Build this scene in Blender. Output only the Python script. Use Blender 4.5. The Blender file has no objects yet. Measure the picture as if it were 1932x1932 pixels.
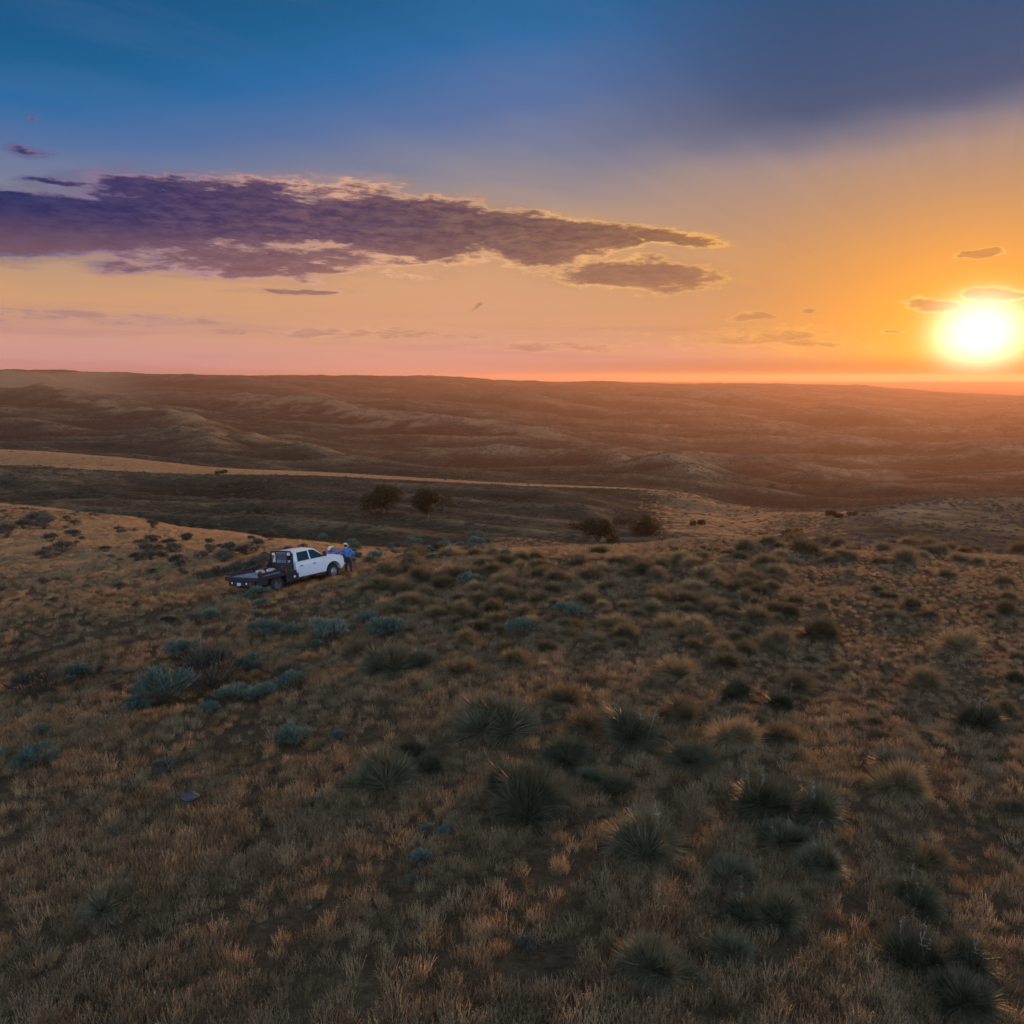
import bpy, bmesh, math, random
import numpy as np
from mathutils import Vector, Matrix, Euler
from mathutils.bvhtree import BVHTree

S = bpy.context.scene
COL = S.collection
R = math.radians

# ------------------------------------------------------------------ camera
F_PX = 1516.0                      # focal length for a frame 1932 wide
PITCH = math.atan(252.0 / F_PX)    # the camera looks down; horizon on row 714 of 1932
CP, SP = math.cos(PITCH), math.sin(PITCH)
cam = bpy.data.cameras.new('camera')
cam.sensor_width = 36.0
cam.lens = 36.0 * F_PX / 1932.0
cam.clip_start = 0.1
cam.clip_end = 200000.0
camo = bpy.data.objects.new('camera', cam)
COL.objects.link(camo)
camo.location = (0, 0, 0)
camo.rotation_euler = (math.pi / 2 - PITCH, 0, 0)
S.camera = camo

def pix_dir(u, row):
    a = (u - 966.0) / F_PX
    b = (row - 966.0) / F_PX
    return Vector((a, CP - b * SP, -SP - b * CP)).normalized()

def pix_azel(u, row):
    d = pix_dir(u, row)
    return math.degrees(math.atan2(d.x, d.y)), math.degrees(math.asin(d.z))

# ------------------------------------------------------------------ exposure
S.view_settings.view_transform = 'Standard'
S.view_settings.look = 'None'
S.view_settings.exposure = 0.0
S.view_settings.gamma = 1.0
S.render.engine = 'CYCLES'
S.cycles.use_denoising = True
S.cycles.max_bounces = 6
S.cycles.diffuse_bounces = 3
S.cycles.volume_bounces = 0
S.cycles.sample_clamp_indirect = 4.0
S.cycles.volume_step_rate = 10.0

# ------------------------------------------------------------------ sun
SUN_AZ, SUN_EL = pix_azel(1850, 628)
SUN_DIR = pix_dir(1850, 628)
sun = bpy.data.lights.new('sun', 'SUN')
sun.energy = 5.0
sun.angle = R(0.8)
sun.color = (1.0, 0.46, 0.18)
suno = bpy.data.objects.new('sun', sun)
COL.objects.link(suno)
suno.rotation_euler = SUN_DIR.to_track_quat('Z', 'Y').to_euler()

# ------------------------------------------------------------------ world
def lin(r, g, b, k=1.0):
    f = lambda c: (c / 255.0 / 12.92 if c <= 10 else ((c / 255.0 + 0.055) / 1.055) ** 2.4) * k
    return (f(r), f(g), f(b), 1.0)

class G:
    """tiny expression helper over a shader node tree"""
    def __init__(s, nt): s.nt = nt
    def n(s, t, **k):
        x = s.nt.nodes.new(t)
        for a, b in k.items(): setattr(x, a, b)
        return x
    def put(s, sock, v):
        if isinstance(v, bpy.types.NodeSocket): s.nt.links.new(v, sock)
        else: sock.default_value = v
    def m(s, op, a, b=0.0, c=None, clamp=False):
        x = s.n('ShaderNodeMath', operation=op); x.use_clamp = clamp
        s.put(x.inputs[0], a); s.put(x.inputs[1], b)
        if c is not None: s.put(x.inputs[2], c)
        return x.outputs[0]
    def v(s, op, a, b=(0, 0, 0)):
        x = s.n('ShaderNodeVectorMath', operation=op)
        s.put(x.inputs[0], a); s.put(x.inputs[1], b)
        return x.outputs['Value'] if op in ('DOT_PRODUCT', 'LENGTH', 'DISTANCE') else x.outputs['Vector']
    def ss(s, x, a, b):
        n = s.n('ShaderNodeMapRange', interpolation_type='SMOOTHSTEP')
        s.put(n.inputs['Value'], x); s.put(n.inputs['From Min'], a); s.put(n.inputs['From Max'], b)
        return n.outputs['Result']
    def lr(s, x, a, b, c=0.0, d=1.0):
        n = s.n('ShaderNodeMapRange')
        s.put(n.inputs['Value'], x); s.put(n.inputs['From Min'], a); s.put(n.inputs['From Max'], b)
        s.put(n.inputs['To Min'], c); s.put(n.inputs['To Max'], d)
        return n.outputs['Result']
    def mix(s, f, a, b, mode='MIX'):
        n = s.n('ShaderNodeMix', data_type='RGBA', blend_type=mode)
        s.put(n.inputs[0], f); s.put(n.inputs[6], a); s.put(n.inputs[7], b)
        return n.outputs[2]
    def ramp(s, x, stops, interp='LINEAR'):
        n = s.n('ShaderNodeValToRGB'); cr = n.color_ramp; cr.interpolation = interp
        while len(cr.elements) < len(stops): cr.elements.new(0.5)
        for e, (p, c) in zip(cr.elements, stops):
            e.position = p; e.color = c
        s.put(n.inputs[0], x)
        return n.outputs[0]
    def noise(s, vec, scale, detail=4.0, rough=0.55, dist=0.0, w=None):
        n = s.n('ShaderNodeTexNoise')
        s.put(n.inputs['Vector'], vec)
        n.inputs['Scale'].default_value = scale; n.inputs['Detail'].default_value = detail
        n.inputs['Roughness'].default_value = rough; n.inputs['Distortion'].default_value = dist
        return n.outputs[0]
    def xyz(s, x, y, z=0.0):
        n = s.n('ShaderNodeCombineXYZ')
        s.put(n.inputs[0], x); s.put(n.inputs[1], y); s.put(n.inputs[2], z)
        return n.outputs[0]

def build_world():
    W = bpy.data.worlds.new('World')
    S.world = W
    W.use_nodes = True
    nt = W.node_tree
    nt.nodes.clear()
    g = G(nt)
    tc = g.n('ShaderNodeTexCoord')
    d = g.v('NORMALIZE', tc.outputs['Generated'])
    sep = g.n('ShaderNodeSeparateXYZ'); nt.links.new(d, sep.inputs[0])
    x, y, z = sep.outputs
    az = g.m('MULTIPLY', g.m('ARCTAN2', x, y), 180 / math.pi)
    el = g.m('MULTIPLY', g.m('ARCSINE', z), 180 / math.pi)
    sd = g.m('MULTIPLY', g.m('ARCCOSINE', g.m('MINIMUM', g.v('DOT_PRODUCT', d, tuple(SUN_DIR)), 0.99999)), 180 / math.pi)
    p2_ = g.xyz(az, el)
    # clear dusk air: colour by height, bluer away from the sun
    left = g.ss(az, 4.0, -34.0)
    vn = g.noise(g.v('MULTIPLY', g.xyz(az, el), (0.035, 0.11, 1)), 1.0, 3.0, 0.55)
    ele = g.m('MULTIPLY', el, g.m('MULTIPLY_ADD', left, 0.42, 1.0))
    ele = g.m('ADD', ele, g.m('MULTIPLY', g.m('SUBTRACT', vn, 0.5), 5.5))
    base = g.ramp(g.m('DIVIDE', ele, 60.0, clamp=True), [
        (0.0, lin(200, 150, 152)), (0.02, lin(212, 156, 144)), (0.055, lin(220, 160, 124)),
        (0.13, lin(212, 160, 118)), (0.19, lin(176, 148, 132)), (0.24, lin(136, 134, 150)),
        (0.30, lin(84, 114, 164)), (0.36, lin(30, 106, 166)), (0.42, lin(0, 94, 148)), (0.55, lin(0, 76, 128)), (1.0, lin(10, 52, 96))])
    # pale lilac veil towards the left horizon
    veil = g.m('MULTIPLY', g.ss(el, 5.5, 0.0), g.ss(az, -2.0, -30.0))
    base = g.mix(g.m('MULTIPLY', veil, 0.7), base, lin(200, 156, 170))
    # high streaks and the faint layers near the horizon
    st = g.noise(g.v('MULTIPLY', g.xyz(az, g.m('ADD', el, g.m('MULTIPLY', az, 0.12))), (0.03, 0.30, 1)), 1.0, 5.0, 0.6, 0.4)
    base = g.mix(g.m('MULTIPLY', g.m('MULTIPLY', g.ss(st, 0.46, 0.72), g.ss(el, 9, 14)), 0.28), base, lin(84, 116, 164))
    lh = g.noise(g.v('MULTIPLY', p2_, (0.035, 0.85, 1)), 1.0, 4.0, 0.55, 0.2)
    base = g.mix(g.m('MULTIPLY', g.m('MULTIPLY', g.ss(lh, 0.48, 0.66), g.ss(el, 5.2, 3.0)), 0.42), base, lin(176, 128, 128))
    # warm light round the sun
    dz_ = g.m('SUBTRACT', az, SUN_AZ); de_ = g.m('SUBTRACT', el, SUN_EL)
    sw = g.m('SQRT', g.m('ADD', g.m('MULTIPLY', g.m('MULTIPLY', dz_, dz_), 0.55), g.m('MULTIPLY', g.m('MULTIPLY', de_, de_), 1.95)))
    w1 = g.m('MULTIPLY', g.m('EXPONENT', g.m('MULTIPLY', g.m('POWER', g.m('DIVIDE', sw, 14.0), 2.2), -1.0)), 0.93)
    warm = g.ramp(g.m('DIVIDE', sw, 24.0, clamp=True), [(0.0, lin(252, 168, 20)), (0.25, lin(236, 148, 36)), (0.5, lin(196, 130, 62)), (1.0, lin(140, 108, 92))])
    base = g.mix(w1, base, warm)
    # faint rays fanning out from the sun
    ra = g.m('ARCTAN2', de_, dz_)
    rn = g.noise(g.xyz(g.m('MULTIPLY', ra, 5.0), 0.0, 3.0), 1.0, 3.0, 0.6)
    rk = g.m('MULTIPLY', g.m('SUBTRACT', rn, 0.5), g.m('MULTIPLY', g.ss(sd, 5.0, 15.0), g.m('MULTIPLY', g.ss(el, 3.0, 9.0), g.ss(sd, 60.0, 30.0))))
    rf = g.m('MULTIPLY_ADD', rk, 0.45, 1.0)
    base = g.mix(1.0, base, g.xyz(rf, rf, rf), 'MULTIPLY')
    hz = g.m('MULTIPLY', g.ss(el, 3.6, 0.2), g.ss(sd, 3.5, 12.0))
    base = g.mix(g.m('MULTIPLY', hz, 0.35), base, lin(232, 152, 132))
    # dark slate veil high above the sun
    dv = g.m('MULTIPLY', g.ss(g.m('ADD', el, g.m('MULTIPLY', g.m('SUBTRACT', vn, 0.5), 5.0)), 12.5, 16.5), g.ss(az, 0.0, 20.0))
    base = g.mix(g.m('MULTIPLY', dv, 0.86), base, lin(24, 70, 114))
    # clouds: patches placed by azimuth and height, broken by noise
    p2 = g.xyz(az, el)
    nb = g.noise(g.v('MULTIPLY', p2, (0.12, 0.62, 1)), 1.0, 9.0, 0.68, 0.25)
    nf = g.noise(g.v('MULTIPLY', p2, (0.60, 2.3, 1)), 1.0, 7.0, 0.7, 0.2)
    nn = g.m('ADD', g.m('MULTIPLY', nb, 0.62), g.m('MULTIPLY', nf, 0.38))
    E = [  # u, row, half width, half height, tilt(rows per px), weight
        (60, 424, 470, 74, 0.00, 1.0), (430, 408, 360, 84, 0.02, 1.0), (760, 424, 300, 78, 0.12, 1.0),
        (970, 448, 250, 58, 0.06, 1.0), (1120, 446, 110, 38, 0.1, 0.85), (1270, 446, 125, 26, 0.1, 0.78),
        (1190, 520, 220, 38, 0.02, 0.85), (520, 492, 340, 42, 0.02, 0.72), (270, 505, 120, 15, 0.0, 0.55),
        (1855, 477, 62, 9, -0.08, 0.95), (1745, 572, 95, 17, 0.02, 0.74), (1880, 560, 85, 14, 0.0, 0.74),
        (1425, 600, 66, 11, -0.02, 0.8), (1560, 588, 34, 6, 0.0, 0.75), (895, 577, 24, 9, -0.4, 0.62),
        (30, 283, 60, 14, 0.18, 0.60), (100, 343, 80, 8, 0.12, 0.66), (20, 368, 60, 15, 0.0, 0.8),
        (560, 549, 110, 8, 0.0, 0.55), (690, 632, 320, 11, 0.01, 0.50), (1080, 655, 260, 12, 0.0, 0.48), (150, 600, 420, 22, 0.03, 0.30), (68, 228, 22, 8, 0.1, 0.5),
        (1690, 624, 40, 4, 0.0, 0.7), (1350, 640, 420, 30, 0.0, 0.34)]
    q1 = g.noise(g.v('MULTIPLY', p2, (0.11, 0.33, 1)), 1.0, 5.0, 0.6); q2 = g.noise(g.v('MULTIPLY_ADD' if False else 'MULTIPLY', g.xyz(az, el, 7.0), (0.14, 0.40, 1)), 1.0, 5.0, 0.6)
    waz = g.m('ADD', az, g.m('MULTIPLY', g.m('SUBTRACT', q1, 0.5), 7.0)); wel = g.m('ADD', el, g.m('MULTIPLY', g.m('SUBTRACT', q2, 0.5), 2.0))
    M = None
    for (u, r, hw, hh, tilt, wt) in E:
        a0, e0 = pix_azel(u, r)
        a1, e1 = pix_azel(u + hw, r + tilt * hw)
        a2, e2 = pix_azel(u, r - hh)
        # tangent basis of the tilted ellipse
        wa = max(a1 - a0, 0.2); wh = max(e2 - e0, 0.15); sl = (e1 - e0) / (a1 - a0)
        da = g.m('SUBTRACT', waz, a0)
        de = g.m('SUBTRACT', g.m('SUBTRACT', wel, e0), g.m('MULTIPLY', da, sl))
        q = g.xyz(g.m('MULTIPLY', da, 1 / wa), g.m('MULTIPLY', de, 1 / wh))
        mm = g.m('MULTIPLY', g.m('SUBTRACT', 1.0, g.v('DOT_PRODUCT', q, q)), wt)
        M = mm if M is None else g.m('MAXIMUM', M, mm)
    M = g.m('MAXIMUM', M, -0.8)
    dens = g.m('ADD', g.m('MULTIPLY', M, 1.35), g.m('MULTIPLY', g.m('SUBTRACT', nn, 0.545), 3.9))
    alpha = g.m('MULTIPLY', g.ss(dens, -0.02, 0.30), g.ss(M, -0.35, 0.2))
    corem = g.ss(dens, 0.08, 0.62)
    core = g.ramp(g.lr(az, -34, 30), [(0.0, lin(14, 38, 100)), (0.14, lin(38, 38, 100)), (0.34, lin(76, 54, 96)), (0.52, lin(102, 72, 82)),
                                      (0.68, lin(132, 90, 72)), (0.86, lin(170, 110, 60)), (1.0, lin(214, 124, 20))])
    core = g.mix(0.16, core, (0, 0, 0.01, 1))
    core = g.mix(g.m('MULTIPLY', g.ss(el, 10.2, 7.0), 0.42), core, lin(168, 114, 98))
    edge = g.ramp(g.lr(az, -34, 30), [(0.0, lin(70, 92, 150)), (0.14, lin(158, 126, 156)), (0.34, lin(240, 182, 150)), (0.6, lin(255, 194, 128)),
                                      (0.85, lin(250, 180, 80)), (1.0, lin(255, 214, 110))])
    rim = g.ss(g.noise(g.v('MULTIPLY', p2, (0.22, 0.5, 1)), 1.0, 3.0, 0.6), 0.42, 0.62)
    edge = g.mix(g.m('MULTIPLY_ADD', rim, 0.5, 0.6), g.mix(0.35, base, core), edge)
    cloud = g.mix(corem, edge, core)
    cloud = g.mix(g.m('MULTIPLY', g.m('SUBTRACT', nf, 0.4), 0.7, clamp=True), cloud, edge)
    faint = g.ss(el, 7.0, 4.0)
    alpha = g.m('MULTIPLY', alpha, g.m('SUBTRACT', 1.0, g.m('MULTIPLY', faint, g.m('MULTIPLY', g.ss(sd, 6, 16), 0.62))))
    thin = g.m('MULTIPLY', g.m('MULTIPLY', g.ss(dens, -0.75, 0.15), g.ss(M, -0.7, 0.1)), 0.42)
    base = g.mix(g.m('MULTIPLY', thin, g.m('SUBTRACT', 1.0, g.m('MULTIPLY', faint, 0.7))), base, g.mix(0.45, edge, core))
    sky = g.mix(alpha, base, cloud)
    # the physical sky under the grade
    ns = g.n('ShaderNodeTexSky', sky_type='NISHITA'); ns.sun_disc = False
    ns.sun_elevation = R(SUN_EL); ns.sun_rotation = R(SUN_AZ); ns.altitude = 1200; ns.dust_density = 2.0
    nsk = g.mix(1.0, ns.outputs[0], (0.1, 0.1, 0.1, 1), 'MULTIPLY')
    sky = g.mix(0.06, sky, nsk)
    low = g.m('SUBTRACT', 1.0, g.m('MULTIPLY', g.m('MULTIPLY', g.ss(el, 1.9, 0.0), g.ss(sd, 40.0, 8.0)), 0.85))
    sky = g.mix(1.0, sky, g.xyz(low, low, low), 'MULTIPLY')
    # blown-out sun and its aureole
    sun_r = g.m('SQRT', g.m('ADD', g.m('MULTIPLY', g.m('MULTIPLY', dz_, dz_), 0.85), g.m('MULTIPLY', g.m('MULTIPLY', de_, de_), 1.2)))
    core_s = g.m('MULTIPLY', g.m('EXPONENT', g.m('MULTIPLY', g.m('POWER', g.m('DIVIDE', sun_r, 2.15), 2.6), -1.0)), 1.6)
    aure = g.m('MULTIPLY', g.m('EXPONENT', g.m('MULTIPLY', g.m('DIVIDE', sd, 2.8), -1.0)), 0.5)
    a = g.mix(1.0, g.xyz(core_s, core_s, core_s), (1.0, 0.93, 0.72, 1), 'MULTIPLY')
    b = g.mix(1.0, g.xyz(aure, aure, aure), (1.0, 0.42, 0.02, 1), 'MULTIPLY')
    sky = g.mix(1.0, g.mix(1.0, sky, a, 'ADD'), b, 'ADD')
    # unseen sky behind the photographer: pale blue, brightened to light truck and ground
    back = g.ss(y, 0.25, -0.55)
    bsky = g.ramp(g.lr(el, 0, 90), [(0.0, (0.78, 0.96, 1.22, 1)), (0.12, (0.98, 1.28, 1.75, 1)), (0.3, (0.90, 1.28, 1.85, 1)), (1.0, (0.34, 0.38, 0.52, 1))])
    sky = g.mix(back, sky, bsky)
    sky = g.mix(g.ss(el, 30, 75), sky, (0.30, 0.33, 0.50, 1))
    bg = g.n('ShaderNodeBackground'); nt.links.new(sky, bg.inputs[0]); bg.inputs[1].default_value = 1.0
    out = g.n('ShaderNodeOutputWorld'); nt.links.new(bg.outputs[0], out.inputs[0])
    W.cycles.sampling_method = 'MANUAL'; W.cycles.sample_map_resolution = 512
build_world()

# ------------------------------------------------------------------ helpers
rng = np.random.default_rng(7)
random.seed(5)

def tag(o, label=None, cat=None, group=None, kind=None):
    if label: o['label'] = label
    if cat: o['category'] = cat
    if group: o['group'] = group
    if kind: o['kind'] = kind
    return o

def np_mesh(name, V, Fs, mats, smooth=False, mat_idx=None):
    """V (n,3), Fs list of (m,k) index arrays"""
    me = bpy.data.meshes.new(name)
    V = np.asarray(V, np.float32)
    me.vertices.add(len(V)); me.vertices.foreach_set('co', V.ravel())
    loops = np.concatenate([f.ravel() for f in Fs]).astype(np.int32)
    tot = np.concatenate([np.full(len(f), f.shape[1]) for f in Fs]).astype(np.int32)
    start = np.concatenate([[0], np.cumsum(tot)[:-1]]).astype(np.int32)
    me.loops.add(len(loops)); me.loops.foreach_set('vertex_index', loops)
    me.polygons.add(len(tot)); me.polygons.foreach_set('loop_start', start); me.polygons.foreach_set('loop_total', tot)
    if mat_idx is not None: me.polygons.foreach_set('material_index', np.asarray(mat_idx, np.int32))
    me.polygons.foreach_set('use_smooth', np.full(len(tot), smooth))
    me.update(calc_edges=True)
    for m in (mats if isinstance(mats, (list, tuple)) else [mats]): me.materials.append(m)
    return me

def link(name, me, parent=None, loc=None):
    o = bpy.data.objects.new(name, me); COL.objects.link(o)
    if parent is not None: o.parent = parent
    if loc is not None: o.location = loc
    return o

def mat_simple(name, col, rough=0.7, metal=0.0, noise_amt=0.0, nscale=8.0, coat=0.0, bump=0.0, spec=0.5):
    m = bpy.data.materials.new(name); m.use_nodes = True
    nt = m.node_tree; g = G(nt); b = nt.nodes['Principled BSDF']
    c = (*col[:3], 1)
    if noise_amt:
        tc = g.n('ShaderNodeTexCoord')
        n = g.noise(tc.outputs['Object'], nscale, 5.0, 0.6)
        lo = tuple(v * (1 - noise_amt) for v in col[:3]) + (1,); hi = tuple(min(1, v * (1 + noise_amt)) for v in col[:3]) + (1,)
        nt.links.new(g.ramp(n, [(0.3, lo), (0.7, hi)]), b.inputs['Base Color'])
        if bump:
            bn = g.n('ShaderNodeBump'); bn.inputs['Strength'].default_value = bump; bn.inputs['Distance'].default_value = 0.01
            nt.links.new(n, bn.inputs['Height']); nt.links.new(bn.outputs[0], b.inputs['Normal'])
    else: b.inputs['Base Color'].default_value = c
    b.inputs['Roughness'].default_value = rough; b.inputs['Metallic'].default_value = metal
    b.inputs['Coat Weight'].default_value = coat; b.inputs['Coat Roughness'].default_value = 0.08
    b.inputs['Specular IOR Level'].default_value = spec
    return m

def mat_leaf(name, cols, transl=0.35, rough=0.75, scale=3.0, vary=0.35):
    """foliage: each object (or instance) gets its own shade, leaves differ by a noise; part of the light passes through"""
    m = bpy.data.materials.new(name); m.use_nodes = True
    nt = m.node_tree; g = G(nt); nt.nodes.clear()
    tc = g.n('ShaderNodeTexCoord'); oi = g.n('ShaderNodeObjectInfo')
    n = g.noise(tc.outputs['Object'], scale, 4.0, 0.7)
    f = g.m('ADD', g.m('MULTIPLY', g.m('SUBTRACT', n, 0.5), 1.6), g.m('MULTIPLY_ADD', g.m('SUBTRACT', oi.outputs['Random'], 0.5), vary * 2, 0.5))
    k = len(cols)
    c = g.ramp(f, [(i / max(1, k - 1), (*cc, 1)) for i, cc in enumerate(cols)])
    b = g.n('ShaderNodeBsdfPrincipled'); nt.links.new(c, b.inputs['Base Color'])
    b.inputs['Roughness'].default_value = rough; b.inputs['Specular IOR Level'].default_value = 0.2
    t = g.n('ShaderNodeBsdfTranslucent'); nt.links.new(c, t.inputs[0])
    mx = g.n('ShaderNodeMixShader'); mx.inputs[0].default_value = transl
    nt.links.new(b.outputs[0], mx.inputs[1]); nt.links.new(t.outputs[0], mx.inputs[2])
    o = g.n('ShaderNodeOutputMaterial'); nt.links.new(mx.outputs[0], o.inputs[0])
    return m

# ------------------------------------------------------------------ terrain
# Profile control: for each column of azimuth the land's height is given at a series of distances,
# either as a drop below the camera or as the slope of the line of sight that just meets it.
CU = np.array([-500, 0, 200, 400, 600, 800, 1000, 1200, 1300, 1400, 1600, 1800, 1932, 2450], float)
def row2s(row):
    b = (np.asarray(row, float) - 966.0) / F_PX
    return (-SP - b * CP) / (CP - b * SP)
ZN = [  # near ground: (distance, drop per column)
    (2.0, [8.9] * 14),
    (10.0, [9.5, 9.3, 9.2, 9.1, 9.0, 9.0, 9.0, 9.0, 9.0, 9.05, 9.1, 9.2, 9.3, 9.6]),
    (20.0, [10.2, 10.0, 9.9, 9.8, 9.7, 9.6, 9.6, 9.6, 9.6, 9.6, 9.7, 9.8, 9.9, 10.2]),
    (32.0, [11.4, 11.0, 10.8, 10.7, 10.5, 10.2, 10.1, 10.1, 10.1, 10.2, 10.3, 10.5, 10.6, 11.0]),
    (46.0, [12.9, 12.3, 12.0, 11.8, 11.5, 11.1, 10.8, 10.7, 10.7, 10.8, 11.1, 11.4, 11.6, 12.2]),
]
FR = [  # farther: (distances, rows) per column
    ([120, 110, 98, 82, 66, 62, 61, 60, 58, 58, 60, 63, 66, 70], [944, 960, 978, 1006, 1028, 1049, 1036, 1032, 1024, 1024, 1042, 1047, 1050, 1058]),   # near crest
    ([160, 150, 135, 115, 100, 92, 90, 90, 88, 88, 86, 88, 90, 95], [966, 982, 992, 1020, 1046, 1064, 1052, 1046, 1040, 1042, 1056, 1060, 1062, 1066]),  # behind it
    ([180, 175, 160, 148, 142, 130, 140, 150, 150, 150, 105, 112, 115, 120], [952, 965, 974, 1001, 1016, 1036, 1018, 1020, 1018, 1022, 1036, 1040, 1044, 1050]),
    ([225, 220, 205, 185, 180, 172, 190, 200, 200, 205, 142, 160, 165, 170], [922, 932, 942, 966, 970, 980, 975, 990, 992, 1000, 1002, 984, 982, 985]),
    ([275, 270, 255, 242, 232, 225, 232, 245, 250, 262, 178, 215, 230, 240], [894, 902, 912, 922, 930, 938, 950, 965, 974, 976, 967, 938, 936, 930]),
    ([312, 308, 304, 301, 300, 308, 318, 328, 330, 322, 232, 285, 300, 310], [874, 879, 885, 888.5, 893.5, 902.5, 912, 921, 930, 958, 980, 952, 950, 945]),   # lower edge of bench
    ([445, 420, 392, 355, 334, 326, 332, 338, 345, 355, 330, 360, 372, 390], [836, 845, 858, 876, 886, 898.5, 909.5, 918.5, 928, 953, 956, 941, 939, 930]),   # upper edge
    ([500, 480, 450, 410, 385, 380, 385, 395, 400, 410, 425, 440, 450, 460], [842, 851, 864, 882, 891, 902, 912, 922, 928, 944, 940, 930, 926, 918]),
    ([620] * 14, [826, 836, 850, 866, 874, 882, 890, 898, 902, 908, 914, 905, 900, 890]),
    ([900] * 14, [792, 800, 812, 826, 838, 850, 860, 868, 872, 876, 884, 882, 880, 870]),
    ([1400] * 14, [757, 764, 772, 782, 790, 800, 810, 818, 820, 822, 826, 824, 822, 815]),
    ([2000] * 14, [728, 734, 740, 748, 758, 768, 778, 784, 785, 786, 788, 790, 790, 785]),
    ([2800] * 14, [710, 715, 719, 726, 734, 742, 750, 755, 757, 758, 760, 766, 770, 768]),
    ([4000] * 14, [699, 699, 702, 708, 707.5, 710, 719, 722, 725, 725, 728, 741, 747, 752]),
    ([5500] * 14, [712, 712, 714, 718, 718, 721, 726, 728, 730, 731, 735, 746, 750, 754]),
]
PLAIN_Z = -48.0
def pchip_m(x, y):
    """monotone slopes along the last axis; x (...,n), y (...,n)"""
    h = np.diff(x, axis=-1); d = np.diff(y, axis=-1) / h
    m = np.zeros_like(y)
    w1 = 2 * h[..., 1:] + h[..., :-1]; w2 = h[..., 1:] + 2 * h[..., :-1]
    s = d[..., 1:] * d[..., :-1] > 0
    den = np.where(s, w1 / np.where(s, d[..., :-1], 1) + w2 / np.where(s, d[..., 1:], 1), 1)
    m[..., 1:-1] = np.where(s, (w1 + w2) / den, 0)
    m[..., 0] = d[..., 0]; m[..., -1] = d[..., -1]
    return m
def herm(x, y, m, xi, idx):
    take = lambda a, i: np.take_along_axis(a, i, axis=-1)
    x0, x1, y0, y1, m0, m1 = take(x, idx), take(x, idx + 1), take(y, idx), take(y, idx + 1), take(m, idx), take(m, idx + 1)
    h = x1 - x0; t = np.clip((xi - x0) / h, 0, 1)
    return (2*t**3-3*t**2+1)*y0 + (t**3-2*t**2+t)*h*m0 + (-2*t**3+3*t**2)*y1 + (t**3-t**2)*h*m1
def interp1(x, y, xi):
    x = np.asarray(x, float); y = np.asarray(y, float); xi = np.clip(np.asarray(xi, float), x[0], x[-1])
    i = np.clip(np.searchsorted(x, xi) - 1, 0, len(x) - 2)
    return herm(x, y, pchip_m(x, y), xi, i)

def hashg(ix, iy, seed):
    h = (ix.astype(np.int64) * 374761393 + iy.astype(np.int64) * 668265263 + seed * 974634777) & 0xffffffff
    h = ((h ^ (h >> 13)) * 1274126177) & 0xffffffff
    h = h ^ (h >> 16)
    return (h & 0xffff) / 65535.0 * 2 * np.pi
def perlin(x, y, seed=0):
    ix = np.floor(x).astype(np.int64); iy = np.floor(y).astype(np.int64)
    fx = x - ix; fy = y - iy
    u = fx**3 * (fx * (fx * 6 - 15) + 10); v = fy**3 * (fy * (fy * 6 - 15) + 10)
    def gd(a, b, dx, dy):
        t = hashg(a, b, seed); return np.cos(t) * dx + np.sin(t) * dy
    n00 = gd(ix, iy, fx, fy); n10 = gd(ix + 1, iy, fx - 1, fy); n01 = gd(ix, iy + 1, fx, fy - 1); n11 = gd(ix + 1, iy + 1, fx - 1, fy - 1)
    return ((n00 * (1 - u) + n10 * u) * (1 - v) + (n01 * (1 - u) + n11 * u) * v) * 1.5
def sstep(x, a, b):
    t = np.clip((x - a) / (b - a), 0, 1); return t * t * (3 - 2 * t)

AZM = 37.0
# truck pose (found from the photograph): position of the point on the ground under the front axle
TR_P = Vector((-11.056, 45.57, -11.459)); TR_H, TR_PT, TR_RL = 1.00457, -0.0391, -0.1008
def truck_axes():
    h, pt, r = TR_H, TR_PT, TR_RL
    fwd = Vector((math.cos(h) * math.cos(pt), math.sin(h) * math.cos(pt), math.sin(pt)))
    left = Vector((0, 0, 1)).cross(fwd).normalized(); up = fwd.cross(left)
    l2 = left * math.cos(r) + up * math.sin(r); u2 = up * math.cos(r) - left * math.sin(r)
    return fwd, l2, u2
TF, TL, TU = truck_axes()
TM = Matrix(((TF.x, TL.x, TU.x, TR_P.x), (TF.y, TL.y, TU.y, TR_P.y), (TF.z, TL.z, TU.z, TR_P.z), (0, 0, 0, 1)))

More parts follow.
